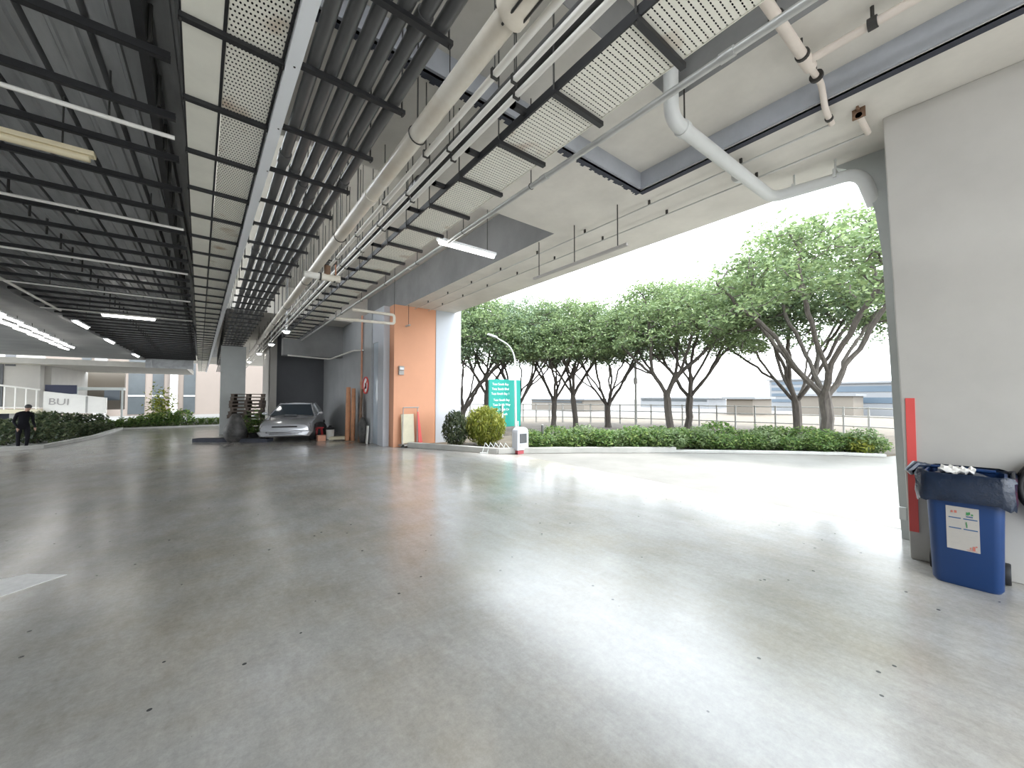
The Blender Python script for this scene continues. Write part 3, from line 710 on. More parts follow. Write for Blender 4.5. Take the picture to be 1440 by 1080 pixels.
tag(MB().box((6.06, .70, .22), (6.12, .76, .36)).build('junction_box', M['palepipe'], bevel=.01), 'small pale box low on the outer column', 'box')
t = thing('hose_reel', 'red hose reel with black hose on the wall beside the bin', 'hose reel', (5.36, -.33, .84))
MB().lathe([(.235, 5.30), (.235, 5.32), (.05, 5.33), (.05, 5.44)], (0, -.33, .84), 28, 'x').build('drum', M['maroon'], t, smooth=True)
MB().tube(arc((5.36, -.33, .84), .28, 0, 2 * PI, 40, 'yz'), .024, 10).tube(arc((5.32, -.33, .84), .27, 0, 2 * PI, 40, 'yz'), .02, 10).build('hose', M['rubber'], t, smooth=True)
MB().box((5.285, -.42, .86), (5.30, -.2, .91)).build('plate', M['palepipe'], t)
# floor marking
struct('floor_marking', MB().prism([(-1.04, 5.18), (-1.33, 5.42), (-1.72, 5.36), (-1.62, 4.72)], 'z', 0, .002), M['floorpaint'])

# ------------------------------------------------------------------ car (local: +y is the front)
car = thing('car', 'silver two door car parked in the grey recess', 'car', (0, 0, 0))
def sec(y, w, zb, zs, zc, tuck=.9):
    half = [(0, zb), (w * tuck, zb), (w, zb + .12), (w * 1.0, (zb + zs) / 2 + .05), (w * .96, zs - .05), (w * .86, zs), (w * .45, zc), (0, zc + .005)]
    return [(x_, y, z) for x_, z in half] + [(-x_, y, z) for x_, z in half[-2:0:-1]]
S = [(2.10, .60, .33, .50, .52), (2.06, .72, .22, .60, .62), (1.9, .79, .20, .68, .70), (1.5, .83, .20, .76, .80), (1.0, .845, .20, .83, .87), (.75, .85, .20, .86, .90), (0, .85, .20, .88, .92), (-.8, .85, .20, .89, .93), (-1.5, .845, .22, .89, .93), (-1.9, .80, .24, .88, .91), (-2.08, .70, .32, .84, .86)]
MB().loft([sec(*q) for q in S]).build('body', M['carpaint'], car, smooth=True, world=False)
bf, br, tf, tr_ = (.74, .80, .88), (.72, -1.62, .91), (.53, .05, 1.30), (.53, -.95, 1.31)
def mirror(p): return (-p[0], p[1], p[2])
gl = MB().add([bf, mirror(bf), mirror(tf), tf], [(0, 1, 2, 3)]); gl.build('windscreen', M['carglass'], car, world=False)
MB().add([br, mirror(br), mirror(tr_), tr_], [(3, 2, 1, 0)]).build('rear_window', M['carglass'], car, world=False)
for s in (1, -1):
    f = (lambda p: p) if s > 0 else mirror
    MB().add([f(bf), f(br), f(tr_), f(tf)], [(0, 1, 2, 3)]).build('side_window', M['carglass'], car, world=False)
pl = MB()
for a, b in ((bf, tf), (br, tr_)):
    for f in ((lambda p: p), mirror): pl.tube([f(a), f(b)], .03, 8)
for f in ((lambda p: p), mirror): pl.tube([f((.745, -.55, .9)), f((.545, -.45, 1.3))], .03, 8).tube([f(bf), f(br)], .018, 6)
pl.build('pillars', M['carpaint'], car, smooth=True, world=False)
rf = [[(-.56 * w, y_, 1.285), (-.5 * w, y_, 1.315), (0, y_, 1.345), (.5 * w, y_, 1.315), (.56 * w, y_, 1.285), (0, y_, 1.28)] for y_, w in ((.09, .92), (0, 1), (-.5, 1.02), (-.95, 1), (-1.0, .94))]
MB().loft(rf).build('roof', M['carpaint'], car, smooth=True, world=False)
MB().box((-.2, .98, .86), (.2, 1.16, .93)).build('hood_scoop', M['headlamp'], car, world=False, bevel=.02)
for s in (1, -1): MB().loft([[(s * .42, 2.06, .50), (s * .74, 1.92, .50), (s * .74, 1.86, .66), (s * .42, 2.0, .62)], [(s * .42, 2.10, .51), (s * .77, 1.95, .51), (s * .76, 1.9, .645), (s * .42, 2.03, .61)]]).build('headlamp', M['headlamp'], car, world=False)
MB().box((-.38, 2.02, .53), (.38, 2.115, .575)).build('grille', M['rubber'], car, world=False, bevel=.01)
MB().loft([sec(2.0, .82, .22, .44, .45), sec(2.12, .74, .24, .42, .43), sec(2.17, .55, .27, .40, .41)]).build('bumper', M['carpaint'], car, smooth=True, world=False)
MB().box((-.45, 2.06, .28), (.45, 2.17, .35)).build('air_intake', M['rubber'], car, world=False, bevel=.01)
for sx in (1, -1):
    for wy in (1.3, -1.25):
        wh = MB().lathe([(.20, -.09), (.28, -.095), (.295, -.05), (.295, .05), (.28, .095), (.20, .09)], (sx * .77, wy, .295), 24, 'x').build('wheel', M['rubber'], car, smooth=True, world=False)
        MB().lathe([(.19, -.095), (.05, -.10), (.05, .10), (.19, .095)], (sx * .77, wy, .295), 16, 'x').build('hub_cap', M['chrome'], wh, world=False)
    MB().ball((sx * .93, .62, .95), (.09, .05, .065), 10, 6).tube([(sx * .82, .62, .9), (sx * .93, .62, .94)], .02, 6).build('wing_mirror', M['carpaint'], car, smooth=True, world=False)
hd = math.atan2(-.94, -.30)
car.rotation_euler.z = hd - PI / 2
car.location = (2.45, 17.05, 0)

# ------------------------------------------------------------------ junk in the recess
stack = None
for k in range(13):
    if stack is None:
        stack = o = thing('timber_pallet', '', 'pallet', (0, 0, 0), 'timber pallets stacked beside the car')
        for q in range(6): MB().box((-.52, -.5 + q * .18, .10), (.52, -.37 + q * .18, .125)).build('top_slat', M['wood'], o, world=False)
        for q in (-.46, 0, .46): MB().box((q - .05, -.5, .02), (q + .05, .53, .10)).build('bearer', M['wood'], o, world=False)
        MB().box((-.52, -.5, 0), (.52, -.4, .02)).box((-.52, .4, 0), (.52, .5, .02)).build('base_board', M['wood'], o, world=False)
    else: o = copy_tree(stack)
    o.location = (.92 + random.uniform(-.05, .05), 17.75 + random.uniform(-.05, .05), .13 * k + .0); o.rotation_euler.z = random.uniform(-.08, .08) - .2
    o['label'] = 'weathered timber pallet %s of the stack left of the car' % ['at the very bottom', 'second from the bottom', 'third from the bottom', 'fourth from the bottom', 'fifth from the bottom', 'sixth from the bottom', 'seventh from the bottom', 'sixth from the top', 'fifth from the top', 'fourth from the top', 'third from the top', 'second from the top', 'on the very top'][k]
def lumpy(name, c, r, m, label, cat, seed=1, amp=.12):
    rnd = random.Random(seed); mb = MB(); mb.ball(c, r, 20, 12)
    ph = [rnd.uniform(0, 6) for _ in range(4)]
    nv = []
    for (x_, y_, z_) in mb.v:
        dx, dy, dz = x_ - c[0], y_ - c[1], z_ - c[2]
        k = 1 + amp * (math.sin(7 * dx + ph[0]) + math.sin(9 * dy + ph[1]) + math.sin(8 * dz + ph[2])) / 1.5
        nv.append((c[0] + dx * k, c[1] + dy * k, max(.0, c[2] + dz * k)))
    mb.v = nv
    return tag(mb.build(name, m, smooth=True), label, cat)
lumpy('tarpaulin_heap', (.50, 16.55, .38), (.34, .34, .55), M['tarp'], 'heap of dusty black tarpaulin in front of the pallet stack', 'tarpaulin', 3, .14)
sh = thing('potted_fern', 'leafy green plant growing in front of the pallet stack', 'plant', (1.05, 16.7, 0))
MB().lathe([(.13, 0), (.17, .25), (.15, .25), (.13, .22)], (1.05, 16.7, 0), 14).build('pot', M['rubber'], sh, smooth=True)
cc = [(1.05 + random.gauss(0, .18), 16.65 + random.gauss(0, .14), .3 + abs(random.gauss(0, .38))) for _ in range(500)]
leaves('foliage', M['leafH'], cc, .11, sh, 2.4)
t = thing('red_stool', 'red plastic stool beside the right side of the car', 'stool', (3.05, 15.9, 0))
MB().lathe([(.15, .42), (.17, .40), (.15, .38)], (3.05, 15.9, 0), 16).build('seat', M['red'], t, smooth=True)
for a in range(4):
    q = PI / 4 + a * PI / 2; MB().tube([(3.05 + .11 * math.cos(q), 15.9 + .11 * math.sin(q), .39), (3.05 + .17 * math.cos(q), 15.9 + .17 * math.sin(q), 0)], .022, 8).build('leg', M['red'], t)
t = tag(MB().loft([rr(2.95, 15.0, .26, .24, 0, .03), rr(2.95, 15.0, .28, .26, .2, .03)]).build('orange_crate', M['copper'], smooth=True), 'small orange brown crate on the floor by the front of the car', 'crate')
t = thing('white_bucket', 'white bucket with a black lid in front of the grey wall', 'bucket', (3.35, 15.5, 0))
MB().lathe([(.12, 0), (.15, .36), (.14, .36)], (3.35, 15.5, 0), 18).build('body', M['conduit'], t, smooth=True)
MB().lathe([(.155, .35), (.16, .40), (.05, .47), (.05, .5)], (3.35, 15.5, 0), 18).build('lid', M['rubber'], t, smooth=True)
lumpy('rubbish_sack', (3.2, 16.3, .28), (.26, .22, .34), M['rubber'], 'black rubbish sack behind the white bucket', 'sack', 5)
tag(MB().obox((3.45, 14.75, .09), (.55, .30, .10), (.02, -.03, -.5)).build('foam_slab', M['pale'], bevel=.02), 'pale yellow slab lying in front of the upright rolls', 'slab')
g = 'orange tan rolls standing against the grey wall'
for k, (x_, y_, r_, h_, lb) in enumerate(((3.72, 14.55, .085, 1.92, 'tallest orange tan roll standing on end near the riser pipe'), (3.86, 14.40, .07, 1.62, 'shorter orange tan roll in front of the tallest roll'), (3.93, 14.66, .075, 1.88, 'orange tan roll squeezed between the tallest roll and the wall'))):
    o = MB().tube([(x_, y_, 0), (x_ + .02, y_ + .02, h_ * .5), (x_ + .03, y_ + .05, h_)], [r_, r_ * 1.05, r_ * .9], 16).build('carpet_roll', M['tan'], smooth=True)
    tag(o, lb, 'roll', g)
for k, (y_, h_, lb) in enumerate(((13.95, 1.85, 'brown board leaning on the wall beside the orange rolls'), (13.8, 1.55, 'shorter brown board leaning in front of the tall brown board'))):
    tag(MB().obox((4.0 - .06 * k, y_, h_ / 2), (.03, .16, h_), (0, .04, 0)).build('leaning_board', M['brown']), lb, 'board', 'brown boards leaning on the grey wall')
lumpy('cloth_bundle', (3.95, 13.5, .42), (.14, .2, .48), M['tarp'], 'dark upright bundle by the grey wall next to the white door frame', 'bundle', 8, .08)
tag(MB().obox((4.0, 13.16, .3), (.04, .12, .6), (0, .06, 0)).build('white_board', M['conduit']), 'short white board leaning beside the dark bundle', 'board')
# folding trolley against the orange wall
t = thing('folding_trolley', 'beige folding trolley with a red flap against the orange wall', 'trolley', (4.85, 11.5, 0))
MB().obox((4.76, 11.57, .57), (.42, .04, .92), (-.08, 0, 0)).build('panel', M['pale'], t, bevel=.01)
MB().tube([(4.60, 11.5, 1.24), (5.10, 11.5, 1.24)], .018, 8).build('top_rail', M['inkgrey'], t)
for xx in (4.56, 5.04): MB().tube([(xx, 11.48, .06), (min(xx + .04, 5.08), 11.54, 1.24)], .016, 8).build('upright', M['inkgrey'], t)
MB().add([(5.06, 11.5, 1.1), (5.12, 11.55, 1.1), (5.28, 11.6, .1), (5.08, 11.45, .1), (5.06, 11.53, 1.1), (5.12, 11.58, 1.1), (5.28, 11.63, .1), (5.08, 11.48, .1)], [(0, 3, 2, 1), (4, 5, 6, 7), (0, 1, 5, 4), (1, 2, 6, 5), (2, 3, 7, 6), (3, 0, 4, 7)]).build('flap', M['redtape'], t)
MB().box((4.5, 11.40, .05), (5.28, 11.66, .09)).build('base', M['inkgrey'], t)
for xx in (4.55, 5.2): MB().lathe([(.05, -.02), (.05, .02)], (xx, 11.42, .05), 14, 'y').build('wheel', M['rubber'], t)

# ------------------------------------------------------------------ left side: dock, person, planting
struct('wall_left', MB().box((-14, 32.3, 0.95), (-7.75, 33, 4.4)).box((-7.75, 33, .9), (-7.5, 41, 3.4)), M['plaster'])
struct('wall_left', MB().box((-7.5, 40.6, .6), (-5.6, 41, 3.4)), M['far'])
struct('window_2', MB().box((-8.95, 32.25, 3.2), (-8.6, 32.3, 3.95)), M['darkwall'])
struct('door_2', MB().box((-9.7, 32.25, 1.0), (-9.0, 32.3, 3.3)), M['darkwall'])
dk = thing('loading_dock', 'raised pale loading dock with dark space below it', 'dock', (-8, 31, 0))
MB().box((-14, 30.6, .72), (-7.3, 32.2, .92)).build('deck', M['pale'], dk)
MB().box((-14, 32.0, -.3), (-7.3, 32.2, .72)).build('underdock_shade', M['blue_black'], dk)  # dark sheet standing in for the shade below the dock
for xx in (-9.9, -8.4): MB().box((xx, 31, -.35), (xx + .2, 31.3, .72)).build('post', M['kerb'], dk)
rl = thing('railing', 'white metal railing along the raised loading dock', 'railing', (-8.5, 30.7, .92))
MB().tube([(-12, 30.7, 2.42), (-9, 30.7, 2.2), (-7.35, 30.7, 1.93)], .045, 8).build('top_rail', M['conduit'], rl)
MB().tube([(-12, 30.7, 1.12), (-7.35, 30.7, 1.0)], .03, 8).build('bottom_rail', M['conduit'], rl)
for k in range(13):
    xx = -11.6 + k * .345; MB().tube([(xx, 30.7, .92), (xx, 30.7, 2.42 - (xx + 12) * .1)], .028, 6).build('baluster', M['conduit'], rl)
rb = thing('dock_screen', 'dark navy screen standing at the end of the dock railing', 'screen', (-7, 31.2, 1.7))
MB().box((-7.28, 31.1, 1.72), (-6.15, 31.2, 2.2)).build('panel', M['navy'], rb)
for xx in (-7.2, -6.25): MB().tube([(xx, 31.15, 1.2), (xx, 31.15, 1.75)], .03, 6).build('post', M['lamp'], rb)
pw = thing('parapet', 'pale ramp parapet with big outlined letters on it', 'parapet', (-6.4, 31, 1))
MB().prism([(-7.3, .72), (-5.0, .62), (-5.0, 1.50), (-7.3, 1.86)], 'y', 31.0, 31.3).build('wall', M['conduit'], pw)
MB().box((-5.78, 30.98, .7), (-5.70, 31.0, 1.58)).build('joint', M['kerb'], pw)
text('lettering', 'BUI', .5, (-6.75, 30.98, 1.28), (PI / 2, .05, 0), M['inkgrey'], pw)
MB().box((-7.2, 31.0, -.35), (-7.0, 31.2, .72)).box((-5.3, 31.0, -.35), (-5.1, 31.2, .63)).build('post', M['kerb'], pw)
bs = thing('bus_shelter', 'pale flat roofed shelter with a blue panel at the ramp end', 'shelter', (-5.3, 33, 0))
MB().box((-6.6, 32.6, 1.95), (-4.55, 33.4, 2.12)).build('roof', M['lamp'], bs)
MB().box((-5.35, 32.62, 1.35), (-4.7, 32.68, 1.95)).build('panel', M['band'], bs)
for xx in (-6.5, -4.65): MB().box((xx, 32.7, -.35), (xx + .08, 32.8, 1.95)).build('post', M['lamp'], bs)

# person, standing on the lower ground beyond the kerb, dark clothes
pz = -.33; px_, py_ = -5.45, 21.3
struct('path', MB().prism([(-9, 16.9), (-4.33, 18.2), (-3.82, 21.4), (-3.75, 26), (-3.75, 30), (-12, 34), (-14, 20)], 'z', -.36, pz), M['kerb'])
J = {}
E = []
def j(n, p, r, par=None):
    J[n] = (len(J), p, r)
    if par: E.append((J[par][0], J[n][0]))
j('pelvis', (0, 0, .88), .125); j('belly', (0, .01, 1.02), .125, 'pelvis'); j('chest', (.01, -.01, 1.2), .14, 'belly'); j('upper', (.02, -.03, 1.32), .115, 'chest'); j('neck', (.04, -.06, 1.40), .05, 'upper'); j('skull', (.07, -.10, 1.49), .075, 'neck'); j('crown', (.08, -.11, 1.57), .07, 'skull')
for s, n in ((1, 'l'), (-1, 'r')):
    j('hip' + n, (s * .09, .0, .82), .09, 'pelvis'); j('knee' + n, (s * .10, -.03 * s, .47), .06, 'hip' + n); j('ankle' + n, (s * .10, .05 * s + .03, .09), .042, 'knee' + n); j('toe' + n, (s * .11, .05 * s - .13, .035), .035, 'ankle' + n)
    j('shoulder' + n, (s * .17 + .02, -.02, 1.30), .06, 'upper'); j('elbow' + n, (s * .22, .0, 1.04), .043, 'shoulder' + n); j('wrist' + n, (s * .20 + .03, -.14, .84), .03, 'elbow' + n); j('palm' + n, (s * .20 + .03, -.18, .77), .032, 'wrist' + n)
    for k in range(4):
        o_ = (k - 1.5) * .018
        j('f%d%s' % (k, n), (s * .20 + .03 + o_ * .6, -.195 + o_, .715 + .006 * abs(k - 1.5)), .009, 'palm' + n); j('g%d%s' % (k, n), (s * .20 + .03 + o_ * .6, -.19 + o_, .68 + .008 * abs(k - 1.5)), .008, 'f%d%s' % (k, n))
    j('thumb' + n, (s * .20 + .03 - s * .035, -.2, .745), .01, 'palm' + n)
per = thing('person', 'person in dark clothes standing behind the kerb near the dock', 'person', (px_, py_, pz))
me = bpy.data.meshes.new('body'); me.from_pydata([v[1] for v in J.values()], E, []); ob = bpy.data.objects.new('body', me); C.objects.link(ob)
sk = ob.modifiers.new('skin', 'SKIN')
for i, v in enumerate(J.values()): me.skin_vertices[0].data[i].radius = (v[2], v[2])
me.skin_vertices[0].data[0].use_root = True
ob.modifiers.new('sub', 'SUBSURF').levels = 1
dg = bpy.context.evaluated_depsgraph_get()
m2 = bpy.data.meshes.new_from_object(ob.evaluated_get(dg)); bpy.data.objects.remove(ob)
m2.materials.clear(); [m2.materials.append(M[q]) for q in ('cloth', 'cloth2', 'skin')]
for p in m2.polygons:
    z = p.center.z; p.use_smooth = True
    p.material_index = 2 if (z > 1.39 or (z < .8 and p.center.y < -.14 and z > .6)) else (1 if z < .9 else 0)
ob = bpy.data.objects.new('body', m2); C.objects.link(ob); ob.parent = per
MB().ball((.075, -.09, 1.555), (.088, .095, .085), 14, 8).build('hair', M['rubber'], per, smooth=True, world=False)
MB().ball((.09, -.185, 1.50), (.012, .018, .018), 8, 6).build('nose', M['skin'], per, smooth=True, world=False)
per.rotation_euler.z = .5

# ------------------------------------------------------------------ plants
def shrub(name, label, loc, r, h, n, size, m, cat='shrub', group=None, aspect=2.2, upright=False):
    t = thing(name, label, cat, loc, group)
    cs = []
    while len(cs) < n:
        x_, y_, z_ = (random.uniform(-1, 1) for _ in range(3))
        d = x_ * x_ + y_ * y_ + z_ * z_
        if .25 < d < 1: cs.append((loc[0] + x_ * r, loc[1] + y_ * r, loc[2] + h * (.5 + .5 * z_) + .03 * random.gauss(0, 1)))
    leaves('foliage', m, cs, size, t, aspect, flat=1.6 if upright else .7)
    st = MB()
    for k in range(7):
        a = k * .9; st.tube([(loc[0] + .04 * math.cos(a), loc[1] + .04 * math.sin(a), loc[2]), (loc[0] + r * .35 * math.cos(a), loc[1] + r * .35 * math.sin(a), loc[2] + h * .4), (loc[0] + r * .6 * math.cos(a), loc[1] + r * .6 * math.sin(a), loc[2] + h * .8)], [.014, .01, .005], 5)
    st.build('stems', M['bark'], t)
    return t
shrub('grassy_shrub', 'dark grey green bush at the foot of the white wall', (5.85, 10.45, .04), .42, 1.1, 2200, .13, M['leafD'], aspect=3.5, upright=True)
shrub('grassy_shrub', 'bright yellow green bush beside the teal sign', (6.72, 10.1, .04), .66, 1.22, 4200, .17, M['leafY'], aspect=4.5, upright=True)
HG = 'low hedge shrubs along the kerb'
hp = []
for k in range(34):
    u = k / 33 * (len(kp) - 4) + 3
    i = min(int(u), len(kp) - 2); f = u - i
    x_ = kp[i][0] * (1 - f) + kp[i + 1][0] * f; y_ = kp[i][1] * (1 - f) + kp[i + 1][1] * f
    hp.append((x_, y_))
hproto = [shrub('hedge_shrub', '', (0, 0, 0), .5, .7, 900, .11, mm, group=HG) for mm in (M['leafH'], M['leafA'], M['leafH'])]
used = [False] * 3
WHERE = ['behind the pale kerb', 'under the row of trees', 'beside the hedge trunks']
for row in range(2):
    for k, (x_, y_) in enumerate(hp):
        if k % 2 == row and row == 1: continue
        q = (k * 2 + row) % 3
        o = hproto[q] if not used[q] else copy_tree(hproto[q]); used[q] = True
        off = .48 + row * .95 + random.uniform(-.1, .1)
        o.location = (x_ + off * .70 + random.uniform(-.1, .1), y_ + off * .71 + random.uniform(-.1, .1), .04)
        s = random.uniform(.65, 1.0) * (1.0 if row == 0 else 1.15); o.scale = (s * 1.1, s * 1.1, s * random.uniform(.75, 1.05)); o.rotation_euler.z = random.uniform(0, 6)
        o['label'] = 'low green hedge shrub of the %s row behind the kerb' % ('front', 'back')[row]
        o['group'] = HG
shrub('hedge_shrub', 'pale yellow green clump at the column end of the hedge', (13.9, 2.45, .04), .34, .42, 700, .10, M['leafY'])
PG = 'bright plants at the far end of the hall'
pl0 = None
for k in range(9):
    x_ = -4.3 + k * .36
    o = shrub('bedding_plant', '', (0, 0, 0), .42, .62, 500, .13, M['leafH'], 'plant', PG) if pl0 is None else copy_tree(pl0)
    pl0 = pl0 or o
    o.location = (x_, 26.75, 0); s = random.uniform(.8, 1.2); o.scale = (s, s, s * (.7 + .08 * k)); o['label'] = 'sunlit green plant in the bed at the far end of the hall'
for k in range(4):
    o = copy_tree(pl0); o.location = (-.9 + k * .4, 26.8, 0); o.scale = (.8, .8, .7); o['label'] = 'small sunlit plant beside the pale green pillar at the far end'
BG = 'grey green bushes in the shade by the dock'
b0 = None
for k, (x_, y_, s) in enumerate(((-5.2, 24.0, 1.0), (-5.9, 24.3, 1.15), (-4.7, 25.2, .9), (-4.3, 25.5, .9), (-6.6, 24.0, 1.1), (-7.2, 25.5, 1.2), (-5.6, 26.6, 1.4), (-6.4, 27, 1.5), (-4.9, 27, 1.3))):
    o = shrub('shade_bush', '', (0, 0, 0), .6, .85, 800, .15, M['leafD'], 'bush', BG) if b0 is None else copy_tree(b0)
    b0 = b0 or o; o.location = (x_, y_, pz); o.scale = (s, s, s); o['label'] = 'grey green bush in the shade below the dock parapet'
struct('terrain', MB().box((-4.5, 26.3, -.35), (4, 29, .0)), M['soil'])
t = thing('young_tree', 'small bright green tree in the bed at the far end of the hall', 'tree', (-2.35, 26.9, 0))
MB().tube([(-2.35, 26.9, 0), (-2.3, 26.9, .7), (-2.35, 26.92, 1.4)], [.05, .035, .015], 7).build('trunk', M['bark'], t)
leaves('foliage', M['leafY'], [(-2.35 + random.gauss(0, .26), 26.9 + random.gauss(0, .26), 1.15 + random.gauss(0, .38)) for _ in range(700)], .15, t)

# trees by space colonisation
def make_tree(seed, h, R, fork, lean=(0, 0), nl=30000, m=None):
    rg = np.random.default_rng(seed)
    n = 620; a = rg.uniform(0, 2 * PI, n); rr_ = R * np.sqrt(rg.uniform(0, 1, n))
    topz = h * (1 - .30 * (rr_ / R) ** 2) + .25 * np.sin(3 * a + seed) * (rr_ / R)
    att = np.stack([lean[0] + rr_ * np.cos(a), lean[1] + rr_ * np.sin(a), topz - rg.uniform(0, 1, n) ** 1.3 * h * .26], 1)
    P = [np.array((0., 0., 0.))]; par = [-1]; step = .28
    nt_ = int(fork / step)
    for i in range(nt_):
        P.append(P[-1] + np.array((lean[0] * .08 + rg.normal(0, .02), lean[1] * .08 + rg.normal(0, .02), step))); par.append(len(P) - 2)
    k0 = len(P) - 1
    for q in range(4 if seed % 2 else 5):   # main limbs leave the fork at a steep angle
        b = 2 * PI * q / (4 if seed % 2 else 5) + rg.uniform(-.5, .5); d = np.array((math.cos(b) * .6, math.sin(b) * .6, .8)); pi = k0
        for i in range(4):
            P.append(P[pi] + d * step + rg.normal(0, .02, 3)); par.append(pi); pi = len(P) - 1
            d = d + np.array((0, 0, .02))
            if i == 2:
                e = d + np.array((-d[1], d[0], 0)) * (.7 if q % 2 else -.7); e /= np.linalg.norm(e)
                P.append(P[pi] + e * step); par.append(pi)
    alive = np.ones(n, bool); A = att
    for it in range(60):
        PA = np.array(P); L_ = A[alive]
        if len(L_) == 0: break
        D = np.linalg.norm(L_[:, None] - PA[None, nt_:], axis=2)
        near = D.argmin(1) + nt_; dist = D.min(1)
        dirs = {}
        for i in range(len(L_)):
            if dist[i] < 6: dirs.setdefault(near[i], []).append((L_[i] - PA[near[i]]) / dist[i])
        add = 0
        for k, v in dirs.items():
            d = np.sum(v, 0); nn = np.linalg.norm(d)
            if nn < .05: continue
            d = d / nn + rg.normal(0, .12, 3); d /= np.linalg.norm(d)
            q = PA[k] + d * step
            P.append(q); par.append(k); add += 1
        PA = np.array(P[-add:]) if add else None
        if PA is None: break
        idx = np.where(alive)[0]
        D = np.linalg.norm(A[idx][:, None] - PA[None], axis=2).min(1)
        alive[idx[D < .36]] = False
    n2 = len(P); w = np.zeros(n2); kids = [0] * n2
    for i in range(n2 - 1, 0, -1):
        if kids[i] == 0: w[i] = 1.0
        w[par[i]] += w[i]; kids[par[i]] += 1
    rad = .011 * np.power(np.maximum(w, 1), .46); rad *= (.15 * h / 6.5) / rad[0]; rad = np.maximum(rad, .008)
    rad[0] *= 1.35
    mb = MB()
    ch = {}
    for i in range(1, n2): ch.setdefault(par[i], []).append(i)
    starts = [(0, None)]
    while starts:
        s, f = starts.pop()
        path = [f, s] if f is not None else [s]
        cur = s
        while cur in ch:
            cs = sorted(ch[cur], key=lambda q: -w[q]); 
            for q in cs[1:]: starts.append((q, cur))
            cur = cs[0]; path.append(cur)
        if len(path) > 1:
            rs = [rad[q] for q in path]
            if f is not None: rs[0] = min(rs[0], rs[1] * 1.25)
            mb.tube([P[q] for q in path], rs, 7 if rs[0] > .04 else 5, cap=True)
    PA = np.array(P); tips = PA[(rad < .03) & (PA[:, 2] > h * .5)]
    if len(tips) < 10: tips = PA[PA[:, 2] > h * .6]
    cc = tips[rg.integers(0, len(tips), nl // 7)] + rg.normal(0, 1, (nl // 7, 3)) * np.array((.27, .27, .13)) + np.array((0, 0, .08))
    return mb, cc
TREES = [ # x, y, height, radius, proto, rot, label
    (14.58, 3.24, 6.9, 3.7, 0, 0.6, 'tall forked tree nearest the cream column'),
    (19.6, 5.4, 7.6, 3.7, 1, 2.1, 'tree standing just behind the tall forked tree'),
    (14.73, 8.37, 6.3, 3.3, 2, 0.2, 'single stemmed tree in the middle of the hedge'),
    (17.6, 9.2, 6.9, 3.6, 0, 3.6, 'low forking tree right behind the single stemmed tree'),
    (15.5, 12.2, 6.1, 3.1, 1, 4.4, 'thin tree between the lamp post and the middle tree'),
    (13.6, 12.6, 6.2, 2.9, 2, 1.4, 'tree with a dark straight trunk right of the lamp post'),
    (12.9, 13.4, 6.1, 2.8, 0, 5.2, 'many stemmed tree close beside the dark trunked tree'),
    (11.7, 14.7, 6.4, 3.0, 1, 0.9, 'tree right behind the teal sign'),
    (10.4, 15.6, 6.4, 3.0, 2, 2.9, 'tree left of the teal sign'),
    (9.4, 16.4, 6.2, 3.2, 3, 0.0, 'leaning tree half hidden by the white wall'),
]
tp = []
for seed, h, R, fk, lean, mm in ((1, 6.5, 3.4, 1.5, (0, 0), 'leafA'), (2, 6.5, 3.4, 1.2, (.1, 0), 'leafB'), (5, 6.5, 3.4, 1.8, (0, .2), 'leafA'), (4, 6.5, 3.4, 1.0, (.9, -.3), 'leafB')):
    mb, cc = make_tree(seed, h, R, fk, lean)
    t = thing('rain_tree', '', 'tree', (0, 0, 0), 'umbrella shaped trees beyond the hedge')
    mb.build('trunk', M['bark'], t, smooth=True, world=False)
    leaves('crown', M[mm], cc, .135, t, 2.2, flat=.5, per=7, spread=(.10, .10, .045))
    tp.append(t)
usedt = [False] * 4
for x_, y_, h, R, pr, rot, lb in TREES:
    o = tp[pr] if not usedt[pr] else copy_tree(tp[pr]); usedt[pr] = True
    o.location = (x_, y_, .03); o.scale = (R / 3.4, R / 3.4, h / 6.5); o.rotation_euler.z = rot; o['label'] = lb

# ------------------------------------------------------------------ outdoor furniture
t = thing('road_sign', 'teal directory sign with white lines of text on two posts', 'sign', (8.9, 12, 0))
MB().box((8.16, 12.0, .40), (9.70, 12.06, 2.25)).build('panel', M['teal'], t, bevel=.01)
lines = ['Tuas South Bay', 'Tuas South Blvd', 'Tuas South Bay 1', 'Tuas South Bay', 'Tuas South Way', 'Tuas South Dr', 'Tuas South']
for k, s in enumerate(lines):
    text('lettering', s, .125, (8.70 + .05 * (k > 2), 11.995, 2.06 - k * .185 - (.06 if k > 2 else 0)), (PI / 2, 0, 0), M['signwhite'], t)
for xx in (8.74, 9.5): MB().tube([(xx, 11.93, 0), (xx, 11.93, 1.3 if xx < 9 else .6)], .035, 10).build('post', M['lamp'], t)
t = thing('street_lamp', 'slim pale lamp post with a curved arm in front of the teal sign', 'street lamp', (9.25, 11.7, 0))
MB().tube([(9.22, 11.7, 0), (9.18, 11.7, 2.9)] + [(9.18 - .75 + .75 * math.cos(a), 11.7, 2.9 + .8 * math.sin(a)) for a in [q * PI / 18 for q in range(1, 8)]] + [(8.25, 11.7, 3.82)], [.05, .038] + [.03] * 7 + [.022], 10).build('pole', M['lamp'], t, smooth=True)
MB().obox((8.1, 11.7, 3.86), (.42, .12, .07), (0, .2, 0)).build('lamp_head', M['lamp'], t, bevel=.02)
t = thing('parking_terminal', 'white arched parking terminal with a dark screen by the kerb', 'terminal', (6.72, 8.36, 0))
prof = [(6.52, .1), (6.92, .1), (6.92, .6)] + [(6.72 + .2 * math.cos(a), .6 + .14 * math.sin(a)) for a in [PI * q / 8 for q in range(1, 8)]] + [(6.52, .6)]
MB().prism(prof, 'y', 8.2, 8.45).build('cabinet', M['white'], t, bevel=.015)
